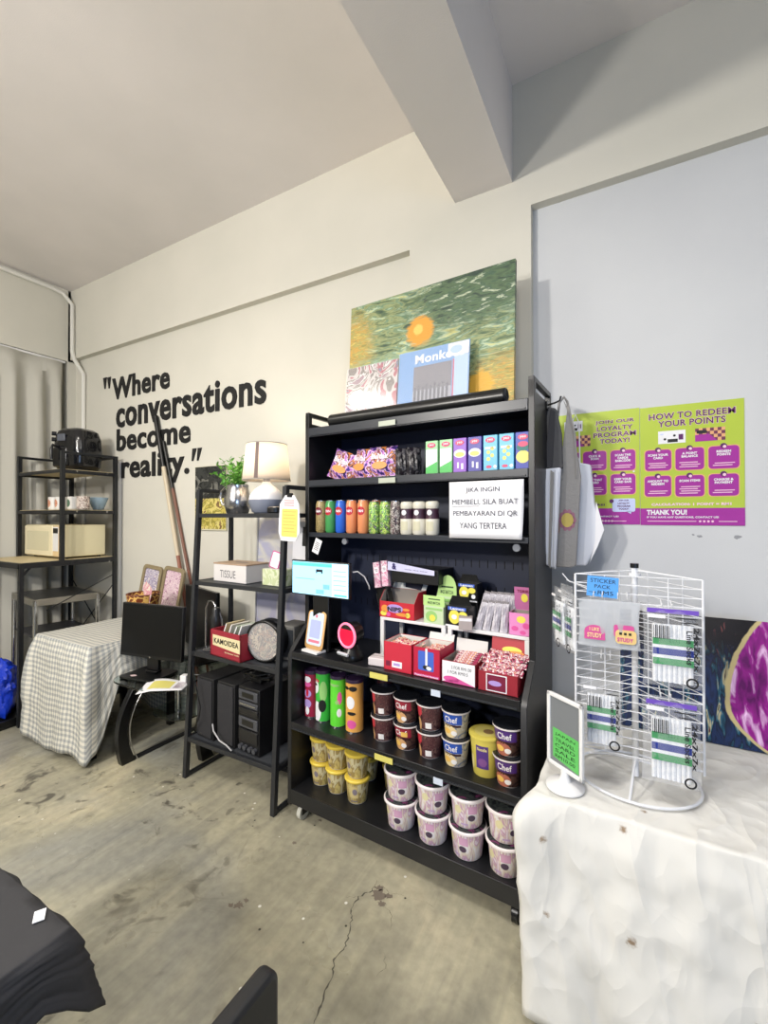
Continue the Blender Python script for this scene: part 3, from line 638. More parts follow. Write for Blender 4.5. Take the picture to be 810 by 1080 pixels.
chiptube(-.81, .105, m('tube_orange', (228, 168, 84), .35), 'orange crisp tube with black and white figure, rightmost tube', [(-.02, .205, .018, .008, 1), (.018, .205, .02, .012, 1), (.004, .14, .022, .03, 0), (.01, .09, .022, .008, 1, 2), (.01, .04, .024, .02, 5)], .246, .042)
chiptube(-.70, .205, m('tube_dark', (70, 34, 40), .35), 'dark brown crisp tube in the back row beside the noodle cups', [(0, .18, .02, .02, 9), (0, .10, .02, .03, 9)], .246)
# ---- noodle cups
LIDK = m('cup_lid_dark', (30, 32, 38), .18, coat=.4); RIM = m('cup_rim', (224, 216, 214), .4)
def cup(loc, lb, body, patch, patch2, logo=True, food='food_tan', rt=.056, rb=.043, h=.112, top=True, group=None, tag_=None, side=False, rz=0):
    t = thing('noodle_cup', lb, 'noodle cup', loc, -TH+R(rz), group)
    rf = lambda z: rb+(rt-rb)*z/h
    B().lathe([(rb-.002, 0), (rb, .003), (rt-.001, h-.012), (rt+.004, h-.010), (rt+.004, h-.004), (rt-.002, h-.003)], 32, mis=[1, 0, 1, 1, 1]).obj('cup_body', [body, RIM], t)
    B().lathe([(rt+.0035, h-.005), (rt+.003, h-.001), (rt-.006, h), (rt*.5, h-.001), (.001, h+.001)], 32).obj('cup_lid', LIDK, t)
    g = B(); mp = cylmap(rf); mp2 = cylmap(rf, 2); mp3 = cylmap(rf, 3)
    if side:
        g.rect(-.05, -.015, h*.5, h*.88, 1, mp, 6); g.rect(.0, .026, h*.10, h*.32, 2, mp, 4); g.disc(-.018, h*.48, .006, 3, mp, .012); g.disc(-.034, h*.2, .014, 4, mp, .028)
    else:
        g.rect(-.052, .045, h*.52, h*.88, 0, mp, 12); g.rect(-.03, .04, h*.42, h*.50, 3, mp, 8); g.disc(-.012, h*.24, .034, 4, mp, .026); g.disc(-.02, h*.25, .016, 5, mp2, .012); g.disc(.01, h*.2, .012, 2, mp2, .01)
        if logo: g.text('Chef', -.03, .026, h*.58, h*.80, 2, mp2, .02)
    if tag_: g.rect(.0, .028, h*.55, h*.74, 5, mp3, 4)
    g.obj('cup_print', [patch, patch2, m('print_white', (238, 234, 232), .5), m('ink_darkred', (52, 16, 22), .5), m(food, {'food_tan': (206, 160, 112), 'food_cream': (228, 206, 156), 'food_rust': (176, 104, 84)}[food], .5), m('food_yellow', (234, 190, 96), .5)], t)
    return t
MAR = m('cup_maroon', (104, 44, 54), .4); BRN = mprint('cup_brown', [(84, 48, 52), (104, 66, 66), (70, 40, 46), (128, 96, 90)], 45); BLU = m('cup_blue', (44, 84, 176), .4); VIO = m('cup_violet', (82, 48, 122), .4); CRM = m('cup_crimson', (150, 36, 56), .4); CR2 = m('cup_red', (196, 52, 66), .4)
DARKB = mprint('cup_dark', [(60, 40, 42), (96, 70, 60), (48, 30, 34)], 30)
hc = .1125
gname = 'instant noodle cups on the middle shelf'
for x, y, spec in ((-.652, .115, ('red and brown', BRN, CRM, CR2, True, 'food_tan', None)), (-.525, .105, ('maroon', DARKB, CRM, CR2, False, 'food_tan', True)), (-.408, .10, ('brown and red', BRN, CRM, CR2, True, 'food_tan', None)), (-.290, .10, ('royal blue', DARKB, BLU, BLU, False, 'food_cream', None)), (-.066, .08, ('violet', DARKB, VIO, VIO, False, 'food_rust', None))):
    nm = {-.652: 'in the leftmost noodle cup stack', -.525: 'in the second noodle cup stack from left', -.408: 'in the stack left of the blue cups', -.290: 'beside the yellow cup', -.066: 'at the right end of the middle shelf'}[x]
    for k in (0, 1):
        cup(S(x, y, zs+k*(hc+.002)), '%s instant noodle cup, %s one, %s' % (spec[0], ('lower', 'upper')[k], nm), spec[1] if spec[0] not in ('royal blue',) else mprint('cup_cream_mix', [(206, 200, 190), (190, 180, 160), (120, 130, 150)], 30), spec[2], spec[3], True, spec[5], tag_=(spec[6] and k == 0), side=spec[4])
# back row, dark, behind
for x in (-.60, -.47, -.35): cup(S(x, .245, zs), 'noodle cup in the shaded back row, %s' % {-.60: 'behind the leftmost noodle stack', -.47: 'behind the maroon stack', -.35: 'behind the blue stack'}[x], BRN, CRM, CR2)
# yellow pot
t = thing('snack_pot', 'yellow round pot with purple label between blue and violet cups', 'snack pot', S(-.162, .10, zs), -TH); rf = lambda z: .05+.012*z/.15
YB2 = m('pot_yellow', (216, 200, 92), .4)
B().lathe([(.048, 0), (.05, .003), (.062, .148), (.067, .149), (.067, .156), (.062, .158), (.03, .158), (.001, .158)], 32).obj('pot_body', YB2, t)
g = B(); g.rect(-.022, .028, .035, .125, 0, cylmap(rf, 1), 8); g.text('Noodle', -.016, .022, .105, .118, 1, cylmap(rf, 2), .03); g.disc(.004, .06, .018, 2, cylmap(rf, 2), .016); g.disc(-.045, .05, .012, 1, cylmap(rf, 1), .03); g.obj('pot_label', [m('label_purple', (84, 54, 130), .4), m('label_cream', (230, 216, 150), .5), m('label_mauve', (126, 80, 140), .5)], t)
g = B(); g.disc(0, 0, .045, 0, lambda x, z: (x, z, .1588)); g.disc(.01, .0, .02, 1, lambda x, z: (x, z, .1592), .02); g.obj('pot_lid_print', [m('lid_yellow', (226, 212, 120), .35), m('lid_mark', (150, 120, 80), .5)], t)

# ---- bottom board z .175
zb = .1615
GOLD = mprint('cup_gold', [(186, 164, 96), (206, 188, 120), (160, 138, 84), (210, 200, 160)], 30, stretch=(1, 1, .3)); YLID = m('lid_bright_yellow', (232, 204, 80), .35); WRIM = m('cup_base_white', (206, 200, 190), .5)
proto = None
for x, y, nm in ((-1.035, .135, 'leftmost'), (-.925, .125, 'middle'), (-.80, .115, 'right')):
    for k in (0, 1):
        loc = S(x, y, zb+k*.117); lb = 'yellow lidded noodle cup, %s in the %s small stack of the bottom shelf' % (('bottom', 'top')[k], nm)
        if proto is None:
            proto = thing('yellow_cup', lb, 'noodle cup', loc, -TH, 'yellow cups on the bottom shelf')
            B().lathe([(.043, 0), (.045, .004), (.056, .103)], 28, mis=[1, 0]).obj('cup_body', [GOLD, WRIM], proto)
            B().lathe([(.059, .100), (.0615, .104), (.0615, .109), (.057, .113), (.03, .114), (.001, .114)], 28).obj('cup_lid', YLID, proto)
            g = B(); rf = lambda z: .045+.011*z/.103; g.rect(-.02, .02, .03, .085, 0, cylmap(rf), 6); g.rect(-.016, .016, .012, .018, 1, cylmap(rf), 6); g.disc(.005, .06, .012, 1, cylmap(rf, 2), .015); g.obj('cup_label', [m('label_straw', (206, 188, 130), .5), m('label_grey', (130, 120, 130), .5)], proto)
        else: dup(proto, loc, -TH+R(rnd.uniform(-30, 30)), lb)
for x in (-.70, -.98, -.86): dup(proto, S(x, .29, zb), -TH, 'yellow cup standing in the shaded back row, %s' % {-.70: 'rightmost', -.98: 'leftmost', -.86: 'middle'}[x])
BOWL = mprint('bowl_print', [(214, 184, 206), (232, 222, 230), (196, 150, 184), (226, 214, 196), (240, 236, 238)], 24, stretch=(1.6, 1.6, .6), dist=1, const=False)
BLID = mprint('bowl_lid_print', [(38, 40, 46), (70, 76, 74), (26, 28, 34), (120, 60, 100)], 20)
proto = None
for x, y, nm in ((-.540, .082, 'leftmost'), (-.386, .08, 'second'), (-.232, .08, 'third'), (-.079, .08, 'rightmost')):
    for k in (0, 1):
        loc = S(x, y, zb+k*.1245); lb = 'pink and white instant noodle bowl, %s one of the %s stack' % (('lower', 'upper')[k], nm)
        if proto is None:
            proto = thing('noodle_bowl', lb, 'noodle bowl', loc, -TH, 'pink noodle bowls on the bottom shelf'); proto.scale = (.92, .92, 1.03)
            B().lathe([(.058, 0), (.062, .005), (.072, .10), (.080, .106)], 36, mis=[1, 0, 1]).obj('bowl_body', [BOWL, RIM], proto)
            B().lathe([(.079, .103), (.083, .106), (.083, .112), (.078, .116)], 36).obj('bowl_rim', m('bowl_rim_white', (232, 224, 224), .35), proto)
            B().lathe([(.078, .114), (.076, .1175), (.04, .118), (.001, .1175)], 36).obj('bowl_lid', BLID, proto)
            g = B(); rf = lambda z: .062+.010*z/.10; q = cylmap(rf); g.rect(.0, .04, .06, .09, 0, q, 6); g.disc(.015, .045, .016, 1, q, .012); g.rect(-.03, .0, .015, .022, 2, q, 6); g.disc(-.045, .07, .016, 3, q, .016); g.obj('bowl_label', [m('label_rose', (206, 160, 190), .5), m('label_ink', (76, 60, 80), .5), m('label_lilac', (186, 160, 196), .5), m('label_lemon', (222, 214, 170), .5)], proto)
        else: dup(proto, loc, -TH+R({0: 0, 1: 24}[k]+rnd.uniform(-12, 12)), lb)

# ---- on top of the shelf: rolled mat, painting, posters
zt2 = 1.958
t = thing('rolled_mat', 'long rolled black mat lying along the top of the shelf', 'rolled mat', S(0, .19, zt2+.036), -TH)
B().cyl((-1.02, 0, 0), (-.105, 0, 0), .036, 28).obj('mat_roll', BLK2, t, bevel=.004)
sp = [(-.104, .033*(1-i/60)*math.cos(i*.5), .033*(1-i/60)*math.sin(i*.5)) for i in range(50)]
B().tube(sp, .0015, 5).obj('mat_spiral', DKGREY, t)
# ---- painting and record sleeves leaning on top of the shelf
def paintmat():
    mt = m('painting_green', (90, 110, 70), .45); N, L = nodes(mt); b = N['Principled BSDF']
    tc = N.new('ShaderNodeTexCoord'); mp = N.new('ShaderNodeMapping'); mp.inputs['Scale'].default_value = (5, 5, 20); mp.inputs['Rotation'].default_value = (0, R(-12), 0)
    L.new(tc.outputs['Object'], mp.inputs['Vector'])
    def nz(s_, d, di, v):
        n = N.new('ShaderNodeTexNoise'); n.inputs['Scale'].default_value = s_; n.inputs['Detail'].default_value = d; n.inputs['Distortion'].default_value = di; L.new(v, n.inputs['Vector']); return n.outputs['Fac']
    def mix(a, b_, f):
        q = N.new('ShaderNodeMix'); q.data_type = 'RGBA'; L.new(f, q.inputs[0])
        for s_, v in ((6, a), (7, b_)): L.new(v, q.inputs[s_]) if not isinstance(v, tuple) else setattr(q.inputs[s_], 'default_value', v)
        return q.outputs[2]
    r = ramp(N, [(.30, (48, 72, 58)), (.40, (84, 106, 72)), (.47, (150, 158, 108)), (.53, (92, 126, 98)), (.60, (172, 190, 160)), (.70, (202, 196, 120))]); L.new(nz(1.3, 8, 1.4, mp.outputs['Vector']), r.inputs['Fac'])
    col = r.outputs['Color']
    dark = ramp(N, [(.36, (38, 60, 50)), (.5, (84, 108, 74)), (.58, (54, 84, 66)), (.64, (190, 198, 170)), (.68, (96, 116, 80))]); L.new(nz(2, 8, 1, mp.outputs['Vector']), dark.inputs['Fac'])
    pale = ramp(N, [(.35, (120, 146, 108)), (.5, (156, 184, 160)), (.58, (120, 150, 120)), (.66, (210, 200, 124))]); L.new(nz(2.3, 8, 1, mp.outputs['Vector']), pale.inputs['Fac'])
    warm = ramp(N, [(.35, (140, 136, 70)), (.45, (200, 156, 72)), (.55, (150, 150, 84)), (.68, (220, 186, 96))]); L.new(nz(2.6, 8, 1.5, mp.outputs['Vector']), warm.inputs['Fac'])
    def blob(x, z, rx, rz_, soft=.5):
        s1 = N.new('ShaderNodeVectorMath'); s1.operation = 'SUBTRACT'; s1.inputs[1].default_value = (x, 0, z); L.new(tc.outputs['Object'], s1.inputs[0])
        s2 = N.new('ShaderNodeVectorMath'); s2.operation = 'MULTIPLY'; s2.inputs[1].default_value = (1/rx, 0, 1/rz_); L.new(s1.outputs[0], s2.inputs[0])
        ln = N.new('ShaderNodeVectorMath'); ln.operation = 'LENGTH'; L.new(s2.outputs[0], ln.inputs[0])
        ad = N.new('ShaderNodeMath'); ad.operation = 'MULTIPLY_ADD'; L.new(nz(5, 4, .5, mp.outputs['Vector']), ad.inputs[0]); ad.inputs[1].default_value = .7; ad.inputs[2].default_value = -.35
        a2 = N.new('ShaderNodeMath'); a2.operation = 'ADD'; L.new(ad.outputs[0], a2.inputs[0]); L.new(ln.outputs['Value'], a2.inputs[1])
        rr_ = ramp(N, [(1-soft, (255, 255, 255)), (1, (0, 0, 0))]); L.new(a2.outputs[0], rr_.inputs['Fac']); return rr_.outputs['Color']
    col = mix(col, dark.outputs['Color'], blob(.28, .62, .46, .24, .5))
    col = mix(col, warm.outputs['Color'], blob(-.42, .47, .16, .24, .6))
    col = mix(col, pale.outputs['Color'], blob(-.2, .28, .5, .13, .5))
    col = mix(col, warm.outputs['Color'], blob(.40, .12, .2, .2, .5))
    col = mix(col, lin((214, 150, 46)), blob(-.02, .475, .085, .085, .25))
    col = mix(col, lin((226, 190, 92)), blob(-.03, .485, .03, .03, .3))
    col = mix(col, lin((222, 170, 60)), blob(.30, .15, .07, .075, .25))
    L.new(col, b.inputs['Base Color'])
    bp = N.new('ShaderNodeBump'); bp.inputs['Strength'].default_value = .5; bp.inputs['Distance'].default_value = .004; L.new(nz(9, 6, 1, mp.outputs['Vector']), bp.inputs['Height']); L.new(bp.outputs['Normal'], b.inputs['Normal'])
    return mt
t = thing('abstract_painting', 'large green and yellow abstract painting leaning on the wall above the black shelf', 'painting', S(-.572, .335, zt2), 0, None, (R(-3), 0, -TH))
B().bx(-.455, .455, 0, .022, 0, .70).obj('canvas', paintmat(), t)
B().bx(-.45, .45, .0222, .04, .01, .69).obj('stretcher', WOOD, t)
t = thing('record_sleeve', 'blue record sleeve titled Monkees leaning before the painting', 'record sleeve', S(-.488, .262, zt2), 0, None, (R(-6), 0, -TH))
SKY = m('sleeve_blue', (96, 150, 206), .3)
B().bx(-.185, .185, 0, .006, 0, .355).obj('sleeve_card', SKY, t)
g = B(); q = lambda k: flat(k, 0)
g.rect(-.10, .10, 0, .27, 0, q(1)); g.rect(-.10, .10, .15, .27, 1, q(2))
for i in range(9): g.rect(-.095+.021*i, -.082+.021*i, .02+.01*(i % 3), .15+.01*(i % 2), 2, q(2)); g.disc(-.088+.021*i, .16+.01*(i % 2), .007, 2, q(3))
g.rect(.105, .112, 0, .275, 3, q(2)); g.rect(.112, .18, 0, .29, 4, q(1)); g.text('Monkees', -.095, .16, .285, .33, 5, q(2), .03); g.rrect(.078, .182, .29, .352, .004, 5, q(4)); g.disc(.12, .32, .03, 4, q(5), .02)
g.obj('sleeve_print', [m('photo_grey', (160, 158, 166), .4), m('photo_building', (104, 96, 104), .4), m('photo_people', (66, 62, 74), .4), m('sleeve_stripe', (196, 50, 84), .4), m('sleeve_pale', (170, 196, 226), .4), PAPER], t)
g = B(); g.bx(-.188, .188, -.006, -.0045, -.0, .352); g.obj('plastic_cover', m('sleeve_film', (240, 244, 250), .08, alpha=.12), t)
t = thing('record_sleeve', 'red and white speckled record sleeve left of the blue one', 'record sleeve', S(-.835, .262, zt2), 0, None, (R(-6), 0, -TH))
B().bx(-.16, .155, 0, .006, 0, .335).obj('sleeve_card', mprint('sleeve_collage', [(96, 100, 120), (170, 60, 74), (206, 196, 190), (120, 104, 90), (226, 222, 216), (150, 110, 120)], 5, .15, dist=3), t)
B().bx(-.163, .158, -.006, -.0045, 0, .335).obj('plastic_cover', MC['sleeve_film'], t)

# ---- tote bags hanging at the right side of the shelf
def bag(name, lb, pts, y, th, mt, extra=None, cat='bag'):
    cx = sum(p[0] for p in pts)/len(pts); z0 = min(p[1] for p in pts)
    t = thing(name, lb, cat, (cx, y, z0))
    P_ = [(p[0]-cx, p[1]-z0) for p in pts]
    B().prism(P_, -th/2, th/2).obj('bag_body', mt, t, bevel=min(.008, th*.35), bseg=3)
    if extra: extra(t, cx, z0, -th/2)
    return t
CANV_SHADE = bump(m('canvas_shade_grey', (150, 148, 146), .9), 60, .3); DCAN = bump(m('canvas_dark', (86, 86, 88), .9), 60, .3); PBAG = m('paper_bag_white', (220, 224, 234), .7)  # the grey canvas also carries the shade painted for the white bag
def ex_dark(t, cx, z0, y): B().prism([(-.035, .0), (.0, .01), (.012, .24), (-.008, .255)], y-.008, y-.001).obj('bag_fold', m('canvas_darkest', (62, 62, 66), .9), t, bevel=.002)
bag('folded_tote_bag', 'dark grey folded cloth bag hanging from the shelf top corner', [(-.338, 1.974), (-.283, 1.955), (-.262, 1.85), (-.258, 1.70), (-.342, 1.703)], 1.99, .028, DCAN, ex_dark)
def ex_gray(t, cx, z0, y):
    g = B(); q = flat(1, y-.0005); n = 10
    for i in range(n):
        a = 2*PI*i/n; g.disc(.0+.026*math.cos(a), .20+.034*math.sin(a), .009, 0, q, .013, 10)
    g.disc(0, .20, .024, 1, flat(2, y-.0005), .030); g.disc(-.04, .17, .012, 2, q, .03, 10)
    g.obj('flower_print', [m('petal_mauve', (160, 110, 130), .8), m('petal_yellow', (196, 176, 96), .8), m('petal_brown', (150, 126, 120), .8)], t)
    B().tube([(-.022, y, .375), (-.045, y-.004, .56), (-.03, y, .70), (-.012, .0, .725), (.002, y, .70), (.03, y-.003, .56), (.038, y, .375)], .006, 6).obj('bag_strap', CANV_SHADE, t)
bag('shaded_bag_half', 'shaded half of the white bag as a grey sheet with yellow flower print', [(-.277, 1.69), (-.245, 1.95), (-.262, 2.0), (-.232, 1.94), (-.193, 1.67), (-.213, 1.296), (-.235, 1.286), (-.31, 1.286)], 2.03, .022, CANV_SHADE, ex_gray)  # grey sheet stands in for the shadow on the white paper bag
def ex_w(t, cx, z0, y):
    for k in range(3): B().prism([(-.03+.02*k, .02), (-.022+.02*k, .0), (-.005+.018*k, .40), (-.018+.018*k, .41)], y-.006-.002*k, y-.001).obj('bag_fold', MC['canvas_shade_grey'] if k == 1 else PBAG, t, bevel=.001)
bag('folded_paper_bag', 'narrow white folded bag hanging under the dark grey bag', [(-.33, 1.70), (-.262, 1.704), (-.285, 1.283), (-.325, 1.30)], 1.965, .03, PBAG, ex_w)
def ex_p(t, cx, z0, y):
    B().prism([(.045, .28), (.075, .16), (.05, .09), (.02, .02), (.04, .11)], y-.004, y-.001).obj('bag_fold', PAPER, t)
    B().tube([(-.045, y, .44), (-.05, y-.003, .62), (-.035, y, .66), (-.02, y-.003, .62), (-.018, y, .44)], .003, 6).obj('bag_handle', PAPER, t)
bag('white_paper_bag', 'large white paper bag hanging behind its grey shaded half beside the posters', [(-.255, 1.779), (-.214, 1.768), (-.206, 1.735), (-.161, 1.724), (-.148, 1.561), (-.115, 1.44), (-.137, 1.379), (-.182, 1.288), (-.25, 1.285)], 2.12, .05, PBAG, ex_p)
t = thing('bag_hook', 'black metal hook rail on the shelf side holding the bags', 'hook', S(.026, .33, 1.97), -TH)
B().bx(-.002, .004, -.02, .02, -.02, .02).obj('hook_plate', BLK2, t); B().tube([(.004, 0, .0), (.03, 0, .005), (.05, 0, .012), (.055, 0, .03)], .004, 8).obj('hook_arm', BLK2, t)

# ---- loyalty posters on the right wall
yp = YB+.05
PO = [m('poster_lime', (176, 196, 62), .4), m('poster_purple', (160, 40, 150), .4), m('poster_plum', (88, 28, 92), .4), m('poster_pink', (240, 200, 220), .4), PAPER, m('poster_peach', (226, 170, 120), .4), m('poster_check', (110, 50, 80), .4), m('poster_sky', (196, 206, 240), .4), INK]
def posterthing(lb, x0, x1, z0, z1):
    t = thing('loyalty_poster', lb, 'poster', ((x0+x1)/2, yp, z0)); B().bx((x0-x1)/2, (x1-x0)/2, -.003, -.0005, 0, z1-z0).obj('poster_sheet', PO[0], t); return t, (x0+x1)/2, z0
def gfx(x, z): pass
def mkposter(lb, X0, X1, Z0, Z1, heads, cards, boxes, body):
    t, cx, z0 = posterthing(lb, X0, X1, Z0, Z1); g = B()
    def q(k): return lambda x, z: (x-cx, -.003-k*.0004, z-z0)
    g.rect(X0, X1, Z0, Z0+.072, 1, q(1))
    for s_, x0, x1, z0_, z1_ in heads:
        g.text(s_, x0-.0015, x1+.0015, z0_-.0015, z1_+.0015, 3, q(2), .045); g.text(s_, x0, x1, z0_, z1_, 2, q(3), .02)
    for k, (x0, x1, za, zb_) in enumerate(cards):
        if k == 0:
            g.rect(x0, x1, za, zb_, 4, q(1)); w = x1-x0; h = zb_-za
            g.rect(x0+.35*w, x0+.72*w, za+.08*h, za+.34*h, 8, q(2)); g.rect(x0+.75*w, x0+.92*w, za+.25*h, za+.68*h, 2, q(2)); g.disc(x0+.25*w, za+.35*h, .05*w, 8, q(2)); g.disc(x0+.6*w, za+.6*h, .05*w, 8, q(2)); g.rect(x0+.08*w, x0+.2*w, za+.7*h, za+.8*h, 7, q(2))
        else:
            g.rect(x0, x1, za, zb_, 5, q(1)); w = x1-x0; h = zb_-za
            for i in range(8):
                for j in range(4):
                    if (i+j) % 2: g.rect(x0+w*i/8, x0+w*(i+1)/8, za+h*j/4, za+h*(j+1)/4, 6, q(2))
            g.poly([(x0, za), (x0+.75*w, za), (x0+.45*w, za+.55*h), (x0, za+.5*h)], 1, q(3)); g.rrect(x0+.05*w, x0+.4*w, za+.6*h, za+.85*h, .004, 8, q(3))
    for s_, x0, x1, za, zb_, lines in boxes:
        r_ = .014; g.rrect(x0-.003, x1+.003, za-.003, zb_+.003, r_, 5, q(1)); g.rrect(x0, x1, za, zb_, r_, 1, q(2)); xc = (x0+x1)/2
        g.disc(xc, zb_, .011, 2, q(3)); g.disc(xc+.003, zb_-.003, .006, 3, q(4))
        n = len(s_)
        for i, w_ in enumerate(s_): g.textc(w_, xc, zb_-.022-.0125*i, .010, 4, q(4), .05, wmax=(x1-x0)*.8)
        for i in range(lines): g.rect(xc-.036+.006*(i % 2), xc+.036-.008*((i+1) % 2), za+.012+.009*i, za+.0155+.009*i, 3, q(4))
    body(g, q)
    g.obj('poster_print', PO, t)
    return t
def bodyR(g, q):
    g.text('CALCULATION: 1 POINT = RM1', .066, .342, 1.547, 1.558, 3, q(2), .05)
    g.text('THANK YOU!', .048, .193, 1.508, 1.530, 4, q(3), .05); g.text('IF YOU HAVE ANY QUESTIONS, CONTACT US!', .048, .30, 1.493, 1.502, 4, q(3), .04)
    for i in range(4): g.disc(.238+.014*i, 1.481, .0045, 3, q(3), n=10)
    g.rect(.05, .225, 1.4795, 1.4825, 3, q(3)); g.rect(.30, .36, 1.4795, 1.4825, 3, q(3))
mkposter('right lime poster headed How to redeem your points with six purple boxes', .0245, .385, 1.464, 1.974,
 [('HOW TO REDEEM', .058, .357, 1.917, 1.943), ('YOUR POINTS', .092, .325, 1.884, 1.910)],
 [(.092, .190, 1.812, 1.866), (.223, .324, 1.812, 1.866)],
 [(('SCAN YOUR', 'CARD'), .043, .139, 1.698, 1.787, 3), (('A POINT', 'BALANCE'), .154, .253, 1.696, 1.788, 3), (('REDEEM', 'POINTS'), .268, .368, 1.696, 1.788, 2),
  (('AMOUNT TO', 'REDEEM'), .041, .138, 1.587, 1.675, 2), (('SCAN ITEMS',), .153, .253, 1.585, 1.673, 4), (('CHARGE &', 'PAYMENT'), .268, .366, 1.585, 1.674, 2)], bodyR)
def bodyL(g, q):
    g.text('JOIN US HERE!', -.27, -.115, 1.547, 1.559, 2, q(2), .04); g.text('THANK YOU!', -.27, -.16, 1.510, 1.530, 4, q(3), .05); g.text('ANY QUESTIONS, CONTACT US!', -.27, -.06, 1.497, 1.505, 4, q(3), .04)
    g.rect(-.26, -.03, 1.479, 1.482, 3, q(3))
    for i in range(4): g.disc(-.125+.013*i, 1.481, .0045, 3, q(4), n=10)
    g.rrect(-.085, .005, 1.522, 1.581, .008, 7, q(4)); g.poly([(-.03, 1.524), (-.01, 1.524), (-.012, 1.512)], 7, q(4)); g.disc(-.088, 1.57, .009, 2, q(5))
    for i, s_ in enumerate(('JOIN OUR', 'LOYALTY', 'PROGRAM', 'TODAY!')): g.textc(s_, -.04, 1.572-.0125*i, .008, 2, q(6), .04)
    g.disc(.0, 1.70, .004, 4, q(4))
mkposter('left lime poster headed Join our loyalty program today partly behind the bags', -.32, .0225, 1.466, 1.978,
 [('JOIN OUR', -.152, .003, 1.917, 1.936), ('LOYALTY', -.146, -.004, 1.889, 1.909), ('PROGRAM', -.160, .009, 1.860, 1.881), ('TODAY!', -.134, -.016, 1.831, 1.852)],
 [(-.285, -.206, 1.897, 1.945), (-.272, -.173, 1.825, 1.876)],
 [(('CLICK &', 'SCAN'), -.204, -.108, 1.712, 1.799, 2), (('SCAN THE', 'CARDS', 'BARCODE'), -.091, .006, 1.706, 1.797, 2), (('FILL OUT', 'THE FORM'), -.315, -.219, 1.712, 1.799, 2),
  (('GET THAT', 'CARD'), -.205, -.108, 1.600, 1.690, 3), (('KEEP YOUR', 'CARD SAFE'), -.091, .006, 1.600, 1.690, 3), (('SIGN UP',), -.316, -.22, 1.6, 1.69, 3)], bodyL)
g = B()
for x, z, r_ in ((.215, 1.425, .007), (.236, 1.418, .011), (.36, 1.42, .015)):
    rr_ = random.Random(int(x*1000)); g.poly([(x+r_*(.5+.6*rr_.random())*math.cos(2*PI*i/11), z+r_*.7*(.5+.6*rr_.random())*math.sin(2*PI*i/11)) for i in range(11)], 0, lambda a, c: (a, yp-.0006, c))
struct(g.obj('trim_4', m('chipped_plaster', (150, 152, 156), .9)))

